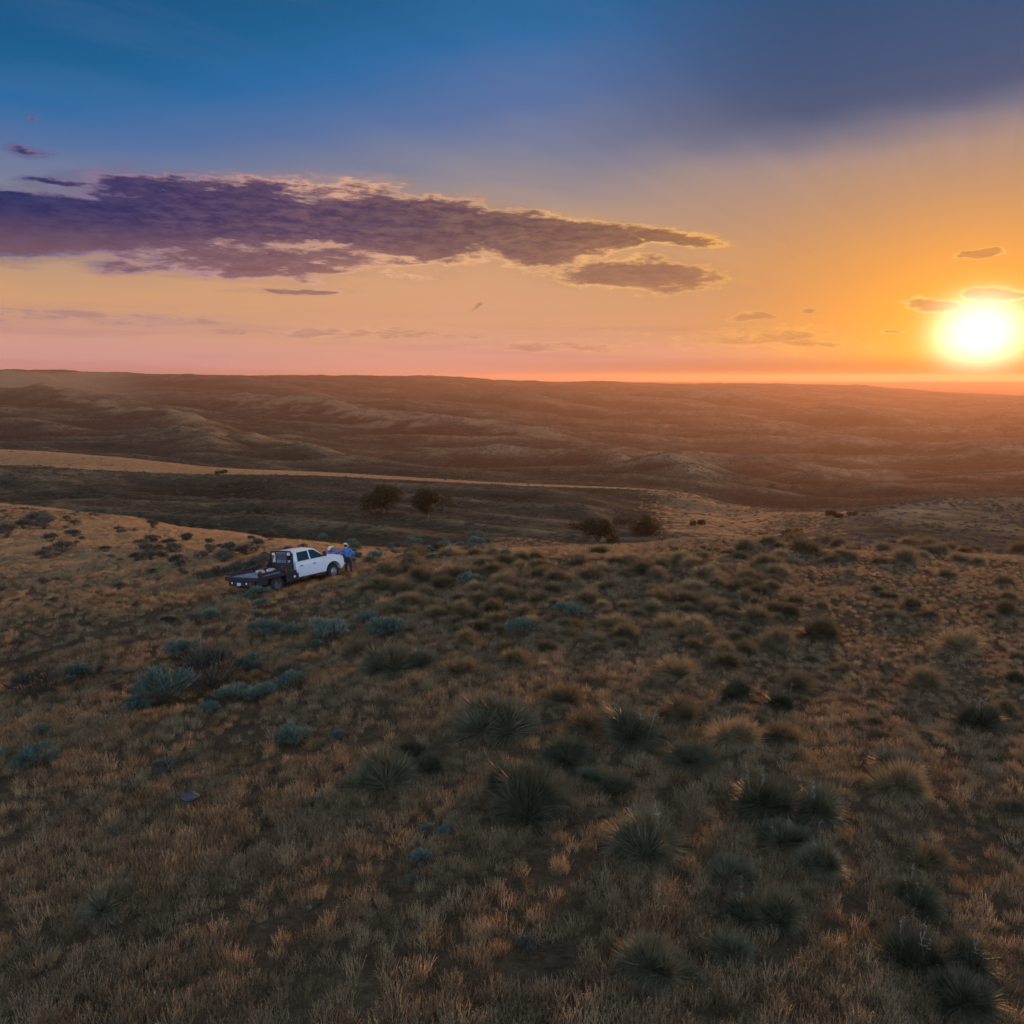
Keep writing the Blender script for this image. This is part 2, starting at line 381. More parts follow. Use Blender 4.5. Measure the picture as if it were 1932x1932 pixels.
# named spurs: crest lines as (u, row, distance) with width and height
SPURS = [
    ([(60, 722, 2500), (210, 764, 1500), (350, 784, 1150), (455, 804, 900), (540, 832, 720), (630, 866, 560)], 90, 24.1),
    ([(455, 742, 2200), (676, 765, 1600), (800, 775, 1400), (910, 774, 1350), (1050, 791, 1150), (1146, 807, 1000), (1256, 821, 900)], 110, 24.1),
    ([(830, 822, 900), (943, 816, 900), (1080, 822, 850), (1170, 837, 750), (1250, 868, 620), (1304, 903, 500)], 62, 22.2),
    ([(1440, 838, 850), (1553, 872, 650), (1640, 905, 540), (1728, 936, 460)], 50, 16.7),
    ([(1400, 772, 1700), (1560, 792, 1350), (1750, 806, 1150), (1932, 822, 1000)], 110, 22.2),
    ([(1600, 785, 2200), (1800, 800, 1700), (2000, 812, 1500)], 130, 22.2),
    ([(1030, 930, 265), (1060, 945, 240), (1100, 958, 215), (1140, 970, 195), (1180, 984, 180)], 16, 2.2),
    ([(250, 705, 3600), (480, 716, 3000), (620, 728, 2500), (760, 742, 2200)], 170, 17.6),
    ([(820, 742, 2600), (920, 738, 2700), (1100, 748, 2300), (1230, 760, 2000)], 140, 25.8),
    ([(1300, 742, 3000), (1450, 745, 2700), (1560, 756, 2300), (1700, 768, 1900)], 150, 25.8),
    ([(0, 800, 950), (180, 810, 850), (330, 822, 760), (430, 850, 620)], 60, 16.7),
]
def seg_dist(px, py, pts):
    best = np.full(px.shape, 1e9)
    for (ax, ay), (bx, by) in zip(pts[:-1], pts[1:]):
        dx, dy = bx - ax, by - ay
        t = np.clip(((px - ax) * dx + (py - ay) * dy) / (dx * dx + dy * dy), 0, 1)
        best = np.minimum(best, np.hypot(px - ax - t * dx, py - ay - t * dy))
    return best
def uv_xy(u, row, Y):
    b = (row - 966.0) / F_PX
    return ((u - 966.0) / F_PX / (CP - b * SP) * Y, Y)

def build_terrain():
    # azimuth samples: dense inside the view, coarse all round
    az_in = np.linspace(-AZM, AZM, 860)
    az_out = np.concatenate([np.linspace(AZM, 180, 60)[1:], np.linspace(-180, -AZM, 60)[1:-1]])
    az = np.concatenate([az_in, az_out])
    r = np.concatenate([np.geomspace(2.2, 75, 330), np.geomspace(75, 700, 380)[1:], np.geomspace(700, 6500, 230)[1:], np.geomspace(6500, 14500, 34)[1:]])
    A, Rr = np.meshgrid(az, r, indexing='ij')
    inside = np.abs(A) <= AZM
    Ae = np.where(inside, A, np.sign(A) * AZM * (180 - np.abs(A)) / (180 - AZM))
    Yp = np.where(inside, Rr * np.cos(np.radians(A)), Rr * math.cos(R(AZM)))
    tau = np.tan(np.radians(np.where(np.abs(az) <= AZM, az, np.sign(az) * AZM * (180 - np.abs(az)) / (180 - AZM))))
    # feature table per azimuth
    ly, sl = [], []
    for Y, drops in ZN:
        u = 966 + F_PX * tau * 1.08
        ly.append(np.full(len(az), math.log(Y))); sl.append(-interp1(CU, drops, u) / Y)
    for Ys, rows in FR:
        u = 966 + F_PX * tau
        row = interp1(CU, rows, u)
        u = 966 + F_PX * tau * (CP - (row - 966) / F_PX * SP)
        row = interp1(CU, rows, u)
        ly.append(np.log(interp1(CU, Ys, u))); sl.append(row2s(row))
    for Y in (8500.0, 12000.0, 45000.0):
        ly.append(np.full(len(az), math.log(Y))); sl.append(np.full(len(az), PLAIN_Z / Y))
    LY = np.stack(ly, 1); SL = np.stack(sl, 1)          # (naz, nf)
    Mm = pchip_m(LY, SL)
    L = np.clip(np.log(Yp), LY[:, :1], LY[:, -1:])
    idx = np.zeros(L.shape, int)
    for k in range(1, LY.shape[1] - 1): idx += (L >= LY[:, k:k + 1])
    s = herm(LY, SL, Mm, L, idx)
    Q = idx + (L - np.take_along_axis(LY, idx, 1)) / (np.take_along_axis(LY, idx + 1, 1) - np.take_along_axis(LY, idx, 1))
    # below 2 m: flat
    Z = s * np.maximum(Yp, 2.0)
    X = Rr * np.sin(np.radians(A)); Y = Rr * np.cos(np.radians(A))
    U = 966 + F_PX * np.tan(np.radians(Ae))
    # spurs
    far = sstep(Yp, 70, 110)
    for pts, w, h in SPURS:
        P = [uv_xy(*p) for p in pts]
        d = seg_dist(X, Y, P)
        bump = np.exp(-(d / w) ** 1.35 * 1.2) * h
        edge = 1 - sstep(Rr, 3300, 3900)
        Z = Z + (bump - h * 0.25 * np.exp(-(d / (2.2 * w)) ** 2)) * edge * (0.75 + 0.5 * perlin(X / w, Y / w, 71))
    # erosion and swells, limited to sizes that suit the distance
    bench = sstep(Q, 9.55, 10.0) * (1 - sstep(Q, 11.1, 11.8)) * (1 - sstep(U, 1330, 1430))
    wx = perlin(X / 90, Y / 90, 3) * 30; wy = perlin(X / 90, Y / 90, 4) * 30
    for i, lam in enumerate([1.6, 3.5, 8, 18, 40, 85, 170, 340, 700, 1400]):
        a = {1.6: .03, 3.5: .07, 8: .14, 18: .35, 40: 1.8, 85: 4.0, 170: 9.0, 340: 25.0, 700: 40.0, 1400: 5.0}[lam]
        wt = sstep(np.log(lam / Rr), math.log(0.004), math.log(0.012)) * (1 - sstep(np.log(lam / Rr), math.log(0.30), math.log(0.55)))
        if lam >= 40: wt = wt * sstep(Yp, 60, 150)
        if lam >= 340: wt = wt * (1 - 0.92 * sstep(Yp, 2800, 3800))
        # gullies run down towards the right front
        ca, sa = math.cos(R(27)), math.sin(R(27))
        xr = (X + wx * min(1, lam / 60)) * ca - (Y + wy * min(1, lam / 60)) * sa
        yr = (X + wx * min(1, lam / 60)) * sa + (Y + wy * min(1, lam / 60)) * ca
        n = perlin(xr / (lam * 2.3), yr / lam, 10 + i)
        if 18 <= lam < 85: n = 0.55 - 1.5 * np.abs(n)
        if 85 <= lam <= 700: n = 1.6 * np.sqrt(n * n + 0.004) - 0.55      # rounded hills parted by draws
        rh = sstep(U, 1480, 1560) * sstep(Yp, 70, 90) * (1 - sstep(Yp, 260, 330))
        Z = Z + n * a * wt * (1 - 0.72 * rh) * (1 - 0.88 * bench) * (1 - 0.97 * sstep(Rr, 4600, 6500))
    Z = Z + perlin(X / 5000, Y / 5000, 40) * 6 * sstep(Rr, 6500, 9000) + perlin(X / 1500, Y / 1500, 41) * 5 * sstep(Rr, 6000, 9000)
    # ground plane under the truck
    T = TM.inverted()
    dx, dy = X - TR_P.x, Y - TR_P.y
    zp = TR_P.z - (TU.x * dx + TU.y * dy) / TU.z
    lx = dx * TF.x + dy * TF.y + 2.1; lyy = dx * TL.x + dy * TL.y
    wgt = np.exp(-((lx / 5.2) ** 4 + (lyy / 3.4) ** 4))
    Z = Z * (1 - wgt) + zp * wgt
    return az, r, A, Rr, X, Y, Z, Q, U, bench

az_, r_, A_, R_, X_, Y_, Z_, Q_, U_, BN_ = build_terrain()
nA, nR = X_.shape

def gold_mask():
    """where the land is open golden grass instead of brush: 0..1"""
    g = BN_ * (sstep(Q_, 9.97, 10.04)) * (1 - sstep(Q_, 10.98, 11.05))
    pn = perlin(X_ / 60, Y_ / 60, 50) + 0.6 * perlin(X_ / 22, Y_ / 22, 51)
    # left near hill top
    nl = (1 - sstep(Y_, 112, 118)) * sstep(Y_ + 0.05 * X_, 38, 58) * (1 - sstep(U_, 640, 800)) * sstep(pn, -0.9, 0.0)
    g = np.maximum(g, nl * 0.9)
    # open fields far left below the skyline and on the spurs
    b1 = sstep(Q_, 16.2, 16.6) * (1 - sstep(Q_, 17.6, 17.9)) * (1 - sstep(U_, 150, 330)) 
    g = np.maximum(g, b1 * 0.75)
    for pts, w in (([(455, 748, 2100), (676, 771, 1550), (760, 779, 1400)], 75), ([(60, 722, 2500), (210, 767, 1500), (350, 785, 1150), (455, 805, 900), (530, 832, 720)], 22),
                   ([(620, 745, 2150), (733, 762, 1700), (908, 771, 1350), (1048, 791, 1150), (1146, 807, 1000), (1256, 821, 900)], 26),
                   ([(1400, 772, 1700), (1560, 792, 1350), (1750, 806, 1150), (1932, 822, 1000)], 20), ([(1640, 842, 800), (1780, 852, 740), (1932, 866, 680)], 12)):
        d = seg_dist(X_, Y_, [uv_xy(*p) for p in pts])
        g = np.maximum(g, (1 - sstep(d + pn * w * 1.5, w * 0.0, w * 1.1)) * 0.42)
    # valley floor
    vf = 0.8 * sstep(Q_, 6.7, 7.2) * (1 - sstep(Q_, 9.4, 10.2)) * sstep(U_, 1190, 1330) * (1 - sstep(U_, 1560 , 1640)) * sstep(Yp_(), 130, 160)
    g = np.maximum(g, vf * 0.6 * sstep(pn, -1.0, 0.4))
    return np.clip(g, 0, 1)
def Yp_(): return Y_
GOLD = gold_mask()

def box2(Z, ka, kr):
    c = np.cumsum(np.pad(Z, ((ka + 1, ka), (0, 0)), mode='edge'), 0); Zb = (c[2 * ka + 1:] - c[:-2 * ka - 1]) / (2 * ka + 1)
    c = np.cumsum(np.pad(Zb, ((0, 0), (kr + 1, kr)), mode='edge'), 1); return (c[:, 2 * kr + 1:] - c[:, :-2 * kr - 1]) / (2 * kr + 1)
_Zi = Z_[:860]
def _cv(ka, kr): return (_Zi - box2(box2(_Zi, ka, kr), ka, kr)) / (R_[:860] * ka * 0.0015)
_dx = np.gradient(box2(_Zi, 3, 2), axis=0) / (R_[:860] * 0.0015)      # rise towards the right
DRY_SHADE = np.zeros(X_.shape); DRY_SHADE[:860] = np.tanh(_cv(6, 3) * 9) * 0.2 + np.tanh(_cv(20, 9) * 7) * 0.5 - np.tanh(_dx * 3.5) * 0.40  # brush pattern and slope shading in one: hollows and left-facing slopes darkened
DRY_SHADE += 0.55 * sstep(U_, 1500, 1600) * sstep(Y_, 75, 95) * (1 - sstep(Y_, 300, 360))

def mat_ground(name):
    m = bpy.data.materials.new(name); m.use_nodes = True
    nt = m.node_tree; g = G(nt); b = nt.nodes['Principled BSDF']
    geo = g.n('ShaderNodeNewGeometry'); P = geo.outputs['Position']
    at = g.n('ShaderNodeAttribute'); at.attribute_name = 'gold'; gold = at.outputs['Fac']
    at2 = g.n('ShaderNodeAttribute'); at2.attribute_name = 'dist'; lo = at2.outputs['Fac']     # natural log of the distance
    at3 = g.n('ShaderNodeAttribute'); at3.attribute_name = 'dry'; dry = at3.outputs['Fac']      # drier cover plus painted slope shading: crests and right-facing sides lighter than hollows
    n1 = g.noise(P, 0.012, 6, 0.62, 0.5)
    n2 = g.noise(P, 0.09, 6, 0.65, 0.3)
    n3 = g.noise(P, 0.75, 5, 0.7)
    n4 = g.noise(P, 9.0, 4, 0.7)
    farf = g.ss(lo, 4.0, 4.7)
    # brush / thin grass mosaic
    k = g.m('ADD', g.m('MULTIPLY', n1, 1.2), g.m('ADD', g.m('MULTIPLY', n2, 0.9), g.m('MULTIPLY', n3, 0.8)))
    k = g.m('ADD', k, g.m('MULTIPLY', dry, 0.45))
    n5 = g.noise(P, 0.32, 3, 0.75); n6 = g.noise(P, 0.11, 4, 0.8)
    spk = g.m('MAXIMUM', g.ss(n5, 0.53, 0.62), g.m('MULTIPLY', g.ss(n6, 0.52, 0.62), g.m('MULTIPLY', g.ss(lo, 5.6, 6.4), 0.9)))      # scattered low brush
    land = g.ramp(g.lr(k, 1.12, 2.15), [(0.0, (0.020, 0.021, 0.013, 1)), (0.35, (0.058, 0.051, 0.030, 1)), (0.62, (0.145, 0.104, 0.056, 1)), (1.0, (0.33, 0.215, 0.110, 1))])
    land = g.mix(g.m('MULTIPLY', spk, 0.62), land, (0.020, 0.022, 0.013, 1))
    gg = g.ramp(g.lr(g.m('ADD', n2, n3), 0.6, 1.4), [(0.0, (0.25, 0.15, 0.07, 1)), (1.0, (0.42, 0.26, 0.125, 1))])
    land = g.mix(g.m('MULTIPLY', gold, g.ss(g.m('ADD', g.m('ADD', gold, n2), n3), 0.75, 1.15)), land, gg)
    # near soil and litter between the tufts
    soil = g.ramp(g.m('ADD', g.m('MULTIPLY', n3, 0.5), g.m('MULTIPLY', n4, 0.5)), [(0.3, (0.032, 0.022, 0.013, 1)), (0.55, (0.085, 0.058, 0.032, 1)), (0.75, (0.17, 0.115, 0.062, 1))])
    soil = g.mix(g.m('MULTIPLY', gold, 0.7), soil, (0.26, 0.165, 0.08, 1))
    c = g.mix(farf, soil, land)
    nt.links.new(c, b.inputs['Base Color'])
    b.inputs['Roughness'].default_value = 1.0; b.inputs['Specular IOR Level'].default_value = 0.0
    bn = g.n('ShaderNodeBump'); bn.inputs['Strength'].default_value = 0.9; bn.inputs['Distance'].default_value = 0.25
    nt.links.new(g.m('ADD', n3, g.m('MULTIPLY', n2, 2.0)), bn.inputs['Height'])
    nt.links.new(bn.outputs[0], b.inputs['Normal'])
    return m
M_ground = mat_ground('prairie')

def terrain_object(name, j0, j1, fan=False):
    V = np.stack([X_[:, j0:j1 + 1], Y_[:, j0:j1 + 1], Z_[:, j0:j1 + 1]], -1)
    k = j1 - j0 + 1
    I = np.arange(nA * k).reshape(nA, k)
    In = np.roll(I, -1, axis=0)
    q = np.stack([I[:, :-1], In[:, :-1], In[:, 1:], I[:, 1:]], -1).reshape(-1, 4)[:, ::-1]
    Fs = [q]; Vf = V.reshape(-1, 3)
    gold = GOLD[:, j0:j1 + 1].ravel(); dist = np.log(R_[:, j0:j1 + 1]).ravel(); dry = DRY_SHADE[:, j0:j1 + 1].ravel()
    if fan:
        c = len(Vf); Vf = np.vstack([Vf, [[0, 0, float(Z_[:, 0].mean())]]])
        Fs.append(np.stack([np.full(nA, c), I[:, 0], In[:, 0]], -1)[:, ::-1])
        gold = np.append(gold, 0); dist = np.append(dist, 0.5); dry = np.append(dry, 0)
    me = np_mesh(name, Vf, Fs, M_ground, smooth=True)
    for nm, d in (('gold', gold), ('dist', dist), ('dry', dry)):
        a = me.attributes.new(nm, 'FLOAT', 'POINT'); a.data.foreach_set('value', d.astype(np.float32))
    return tag(link(name, me), kind='structure')
jn = int(np.searchsorted(r_, 125)); jf = int(np.searchsorted(r_, 6000))
ground = terrain_object('ground', 0, jn, True)
hills = terrain_object('hills', jn, jf)
plain = terrain_object('plain', jf, nR - 1)

def bvh_of(*obs):
    vs, fs = [], []
    for o in obs:
        me = o.data; n = len(me.vertices); co = np.empty(n * 3, np.float32); me.vertices.foreach_get('co', co)
        off = len(vs); vs += [tuple(c) for c in co.reshape(-1, 3).tolist()]
        fs += [tuple(i + off for i in p.vertices) for p in me.polygons]
    return BVHTree.FromPolygons(vs, fs)
import time
_t = time.time()

# fast height lookup on the polar grid
LR_ = np.log(r_)
def height(x, y):
    x = np.asarray(x, float); y = np.asarray(y, float)
    a = np.degrees(np.arctan2(x, y)); rr = np.log(np.hypot(x, y))
    fi = (np.clip(a, -AZM, AZM) + AZM) / (2 * AZM) * 859
    i = np.clip(fi.astype(int), 0, 858); ti = fi - i
    j = np.clip(np.searchsorted(LR_, rr) - 1, 0, nR - 2); tj = np.clip((rr - LR_[j]) / (LR_[j + 1] - LR_[j]), 0, 1)
    return (Z_[i, j] * (1 - ti) + Z_[i + 1, j] * ti) * (1 - tj) + (Z_[i, j + 1] * (1 - ti) + Z_[i + 1, j + 1] * ti) * tj
def gold_at(x, y):
    a = np.degrees(np.arctan2(x, y)); rr = np.log(np.hypot(x, y))
    i = np.clip(np.round((np.clip(a, -AZM, AZM) + AZM) / (2 * AZM) * 859).astype(int), 0, 859)
    j = np.clip(np.searchsorted(LR_, rr), 0, nR - 1)
    return GOLD[i, j]
def ground_at(u, row, start=3.0):
    """where the line of sight through a point of the photograph first meets the land"""
    d = pix_dir(u, row)
    t = np.geomspace(start, 6000, 9000)
    h = d.z * t - height(d.x * t, d.y * t)
    k = int(np.argmax(h < 0)) if (h < 0).any() else len(t) - 1
    k = max(k, 1)
    f = h[k - 1] / (h[k - 1] - h[k] + 1e-9)
    tt = t[k - 1] + (t[k] - t[k - 1]) * min(max(f, 0), 1)
    x, y = d.x * tt, d.y * tt
    return Vector((x, y, float(height(x, y)))), tt
# ------------------------------------------------------------------ plants
def blades(base, dirs, length, width, droop, nseg=3, tip=0.05, rg=rng):
    """flat tapering blades: base (n,3), dirs (n,3) unit, length/width/droop (n,)"""
    n = len(base)
    up = np.array([0, 0, 1.0])
    side = np.cross(dirs, rg.normal(size=(n, 3)) * 0.5 + up)
    side /= np.linalg.norm(side, axis=1, keepdims=True) + 1e-9
    V = np.zeros((n, nseg + 1, 2, 3))
    for k in range(nseg + 1):
        t = k / nseg
        c = base + dirs * (length * t)[:, None]
        c[:, 2] -= droop * length * t * t
        w = width * ((1 - t) ** 0.7 * (1 - tip) + tip) * (0.6 + 0.4 * min(1, t * 4 + 0.2)) * 0.5
        V[:, k, 0] = c - side * w[:, None]; V[:, k, 1] = c + side * w[:, None]
    I = np.arange(n * (nseg + 1) * 2).reshape(n, nseg + 1, 2)
    q = np.stack([I[:, :-1, 0], I[:, :-1, 1], I[:, 1:, 1], I[:, 1:, 0]], -1).reshape(-1, 4)
    return V.reshape(-1, 3), q
def join(parts):
    V, Fs, off = [], [], 0
    for v, f in parts:
        V.append(v); Fs.append(f + off); off += len(v)
    return np.vstack(V), Fs
def cone_dirs(n, amax, amin=0.0, rg=rng, bias=0.5):
    a = np.radians(amin + (amax - amin) * rg.random(n) ** bias); p = rg.random(n) * 2 * np.pi
    return np.stack([np.sin(a) * np.cos(p), np.sin(a) * np.sin(p), np.cos(a)], -1)

M_grass = mat_leaf('dry_grass', [(0.090, 0.062, 0.033), (0.21, 0.148, 0.078), (0.36, 0.25, 0.130), (0.54, 0.38, 0.205)], 0.4, 0.8, 5.0, 0.42)
M_gold = mat_leaf('golden_grass', [(0.20, 0.135, 0.068), (0.36, 0.245, 0.125), (0.50, 0.35, 0.185), (0.62, 0.46, 0.26)], 0.5, 0.8, 5.0, 0.3)
M_sage = mat_leaf('sagebrush_leaf', [(0.040, 0.062, 0.048), (0.080, 0.120, 0.092), (0.130, 0.185, 0.142), (0.20, 0.26, 0.20)], 0.2, 0.8, 7.0, 0.16)
M_dsage = mat_leaf('brush_leaf', [(0.045, 0.045, 0.034), (0.090, 0.088, 0.065), (0.155, 0.145, 0.11)], 0.2, 0.8, 5.0, 0.25)
M_yucca = mat_leaf('yucca_leaf', [(0.030, 0.033, 0.018), (0.060, 0.063, 0.034), (0.118, 0.116, 0.064), (0.23, 0.20, 0.115)], 0.15, 0.5, 4.0, 0.22)
M_oyucca = mat_leaf('dry_yucca_leaf', [(0.075, 0.060, 0.030), (0.140, 0.110, 0.054), (0.24, 0.180, 0.088), (0.40, 0.29, 0.15)], 0.35, 0.6, 4.0, 0.3)
M_straw = mat_leaf('dead_leaf', [(0.11, 0.085, 0.07), (0.22, 0.17, 0.14), (0.36, 0.30, 0.26)], 0.2, 0.8, 6.0, 0.2)
M_stalk = mat_simple('dry_stalk', (0.24, 0.21, 0.17), 0.8)
M_wood = mat_simple('twig_bark', (0.07, 0.052, 0.04), 0.9)
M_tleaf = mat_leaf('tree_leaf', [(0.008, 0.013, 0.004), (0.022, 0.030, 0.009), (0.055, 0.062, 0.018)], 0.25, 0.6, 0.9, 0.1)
M_bark = mat_simple('bark', (0.09, 0.065, 0.05), 0.95, noise_amt=0.4, nscale=6, bump=0.5)
M_rock = mat_simple('rock', (0.045, 0.048, 0.062), 0.9, noise_amt=0.35, nscale=5, bump=0.6)

def tuft_mesh(i, mat=None):
    rg = np.random.default_rng(100 + i)
    n = 84
    rad = 0.05 + 0.12 * rg.random(n)
    ph = rg.random(n) * 2 * np.pi
    base = np.stack([rad * np.cos(ph), rad * np.sin(ph), -0.04 * np.ones(n)], -1)
    d = cone_dirs(n, 22, 1, rg) + np.stack([np.cos(ph), np.sin(ph), 0 * ph], -1) * 0.12
    d /= np.linalg.norm(d, axis=1, keepdims=True)
    L = 0.15 + 0.22 * rg.random(n)
    parts = [blades(base, d, L, 0.005 + 0.005 * rg.random(n), 0.05 + 0.3 * rg.random(n), 3, 0.2, rg)]
    # drooping seed heads
    m = 60
    k = rg.integers(0, n, m)
    t = 0.72 + 0.28 * rg.random(m)
    b2 = base[k] + d[k] * (L[k] * t)[:, None]; b2[:, 2] -= 0.2 * L[k] * t * t
    d2 = cone_dirs(m, 60, 5, rg)
    parts.append(blades(b2, d2, 0.025 + 0.04 * rg.random(m), 0.006 + 0.006 * rg.random(m), 0.3 * np.ones(m), 1, 0.3, rg))
    V, Fs = join(parts)
    return np_mesh('grass_tuft', V, Fs, mat or M_grass)

def rosette(rg, c, n, L, dead=0.15, w=0.011):
    """a ball of stiff narrow leaves round one crown"""
    d = cone_dirs(n, 100, 0, rg, 0.55)
    base = np.array(c) + d * 0.05 + np.array([0, 0, 0.06])
    ln = L * (0.72 + 0.38 * rg.random(n)) * (1.0 - 0.12 * d[:, 2])
    return blades(base, d, ln, w * (0.8 + 0.5 * rg.random(n)), 0.05 + 0.10 * rg.random(n), 2, 0.12, rg)
def yucca_mesh(i, mat, rich=1.0):
    rg = np.random.default_rng(300 + i)
    k = int(5 + rg.integers(0, 4)) if rich >= 1 else int(3 + rg.integers(0, 3))
    parts, dead = [], []
    el = 0.55 + 0.45 * rg.random(); rot = rg.random() * np.pi
    for j in range(k):
        a = j / k * 2 * np.pi + rg.random(); rr = (0.12 + 0.26 * rg.random()) * (0 if j == 0 else 1)
        x, y = rr * math.cos(a), rr * math.sin(a) * el
        c = (x * math.cos(rot) - y * math.sin(rot), x * math.sin(rot) + y * math.cos(rot), 0.02 + 0.12 * rg.random())
        L = (0.46 if j else 0.54) * (0.8 + 0.35 * rg.random())
        parts.append(rosette(rg, c, int(600 * rich), L, w=0.0105))
        n = 70
        d = cone_dirs(n, 112, 75, rg)
        dead.append(blades(np.array(c) + np.zeros((n, 3)) + [0, 0, 0.08], d, L * (0.6 + 0.5 * rg.random(n)), 0.011 * np.ones(n), 0.35 * np.ones(n), 2, 0.2, rg))
    A, FA = join(parts); B, FB = join(dead)
    V = np.vstack([A, B]); Fs = FA + [f + len(A) for f in FB]
    mi = np.concatenate([np.zeros(sum(len(f) for f in FA)), np.ones(sum(len(f) for f in FB))])
    return np_mesh('yucca', V, Fs, [mat, M_straw], mat_idx=mi)
def stalk_mesh(i):
    rg = np.random.default_rng(500 + i)
    parts = []
    for s in range(1):
        b = np.array([[rg.normal() * 0.2, rg.normal() * 0.15, 0.1]]); d = cone_dirs(1, 16, 2, rg); L = np.array([0.5 + 0.28 * rg.random()])
        for q in range(2):
            parts.append(blades(b, d, L, np.array([0.009]), np.array([0.05]), 4, 0.5, rg))
        m = 7; t = 0.55 + 0.45 * rg.random(m)
        parts.append(blades(b + d * (L[0] * t)[:, None], cone_dirs(m, 80, 30, rg), 0.05 + 0.03 * rg.random(m), 0.013 * np.ones(m), 0.1 * np.ones(m), 1, 0.6, rg))
    V, Fs = join(parts)
    return np_mesh('flower_stalk', V, Fs, M_stalk)

def sage_mesh(i, mat, rich=1.0):
    """rounded shrub: woody stems that end in upright plumes of small leaves"""
    rg = np.random.default_rng(700 + i)
    parts, wood = [], []
    nl = 9 + int(rg.integers(0, 6))
    for j in range(nl):
        a = rg.random() * 2 * np.pi; rr = 0.38 * math.sqrt(rg.random())
        h = 0.46 * (1 - (rr / 0.62) ** 2) * (0.75 + 0.5 * rg.random()) + 0.06
        c = np.array([rr * math.cos(a), rr * math.sin(a), h * 0.72])
        s = 0.13 + 0.09 * rg.random()
        m = int(34 * rich)
        d = cone_dirs(m, 100, 0, rg, 0.6)
        root = c + d * np.array([s, s, s * 0.9]) * (0.45 + 0.5 * rg.random(m))[:, None]
        dd = d * 0.55 + np.array([0, 0, 0.8]) + np.array([math.cos(a), math.sin(a), 0]) * 0.3; dd /= np.linalg.norm(dd, axis=1, keepdims=True)
        for q in range(4):  # each plume: a few leafy blades
            jit = rg.normal(size=(m, 3)) * 0.22
            e = dd + jit; e /= np.linalg.norm(e, axis=1, keepdims=True)
            parts.append(blades(root + rg.normal(size=(m, 3)) * 0.012, e, 0.08 + 0.09 * rg.random(m), 0.013 + 0.008 * rg.random(m), 0 * np.ones(m), 2, 0.35, rg))
        b = np.zeros((3, 3)) + [0, 0, -0.02]; e = (c - [0, 0, 0.0]) + rg.normal(size=(3, 3)) * 0.05
        ln = np.linalg.norm(e, axis=1); wood.append(blades(b, e / ln[:, None], ln, 0.022 * np.ones(3), 0 * ln, 2, 0.5, rg))
    A, FA = join(parts); B, FB = join(wood)
    V = np.vstack([A, B]); Fs = FA + [f + len(A) for f in FB]
    mi = np.concatenate([np.zeros(sum(len(f) for f in FA)), np.ones(sum(len(f) for f in FB))])
    return np_mesh('sagebrush', V, Fs, [mat, M_wood], mat_idx=mi)
def blob_shrub(i, mat, n=150):
    rg = np.random.default_rng(900 + i)
    d = cone_dirs(n, 95, 0, rg, 0.6)
    lob = 1 + 0.3 * np.sin(d[:, 0] * 7 + i) * np.cos(d[:, 1] * 6 + 2 * i)
    root = d * (np.array([0.5, 0.5, 0.42]) * (0.45 + 0.5 * rg.random((n, 1)))) * lob[:, None]
    e = d + rg.normal(size=(n, 3)) * 0.5 + [0, 0, 0.4]; e /= np.linalg.norm(e, axis=1, keepdims=True)
    v, f = blades(root, e, 0.10 + 0.12 * rg.random(n), 0.07 + 0.05 * rg.random(n), 0 * np.ones(n), 1, 0.4, rg)
    return np_mesh('low_shrub', v, [f], mat)

def scatter(name, P, rot, scl, sources, pick):
    """one stuff object: points that carry instances of a few source meshes"""
    me = bpy.data.meshes.new(name + '_points')
    me.vertices.add(len(P)); me.vertices.foreach_set('co', np.asarray(P, np.float32).ravel())
    for nm, tp, d in (('rot', 'FLOAT_VECTOR', rot), ('scl', 'FLOAT_VECTOR', scl)):
        a = me.attributes.new(nm, tp, 'POINT'); a.data.foreach_set('vector', np.asarray(d, np.float32).ravel())
    a = me.attributes.new('pick', 'INT', 'POINT'); a.data.foreach_set('value', np.asarray(pick, np.int32))
    src = bpy.data.collections.new(name + '_kinds')
    for k, m in enumerate(sources):
        src.objects.link(bpy.data.objects.new('%s_kind_%02d' % (name, k), m))
    ng = bpy.data.node_groups.new(name, 'GeometryNodeTree')
    ng.interface.new_socket('Geometry', in_out='INPUT', socket_type='NodeSocketGeometry')
    ng.interface.new_socket('Geometry', in_out='OUTPUT', socket_type='NodeSocketGeometry')
    N, Lk = ng.nodes, ng.links
    gi = N.new('NodeGroupInput'); go = N.new('NodeGroupOutput')
    ins = N.new('GeometryNodeInstanceOnPoints'); ci = N.new('GeometryNodeCollectionInfo')
    ci.inputs['Collection'].default_value = src; ci.inputs['Separate Children'].default_value = True; ci.inputs['Reset Children'].default_value = True
    def attr(nm, tp):
        x = N.new('GeometryNodeInputNamedAttribute'); x.data_type = tp; x.inputs['Name'].default_value = nm
        return [o for o in x.outputs if o.enabled and o.name == 'Attribute'][0]
    Lk.new(gi.outputs[0], ins.inputs['Points']); Lk.new(ci.outputs[0], ins.inputs['Instance'])
    ins.inputs['Pick Instance'].default_value = True
    Lk.new(attr('pick', 'INT'), ins.inputs['Instance Index'])
    Lk.new(attr('rot', 'FLOAT_VECTOR'), ins.inputs['Rotation'])
    Lk.new(attr('scl', 'FLOAT_VECTOR'), ins.inputs['Scale'])
    Lk.new(ins.outputs[0], go.inputs[0])
    o = link(name, me); mod = o.modifiers.new('scatter', 'NODES'); mod.node_group = ng
    return tag(o, kind='stuff')

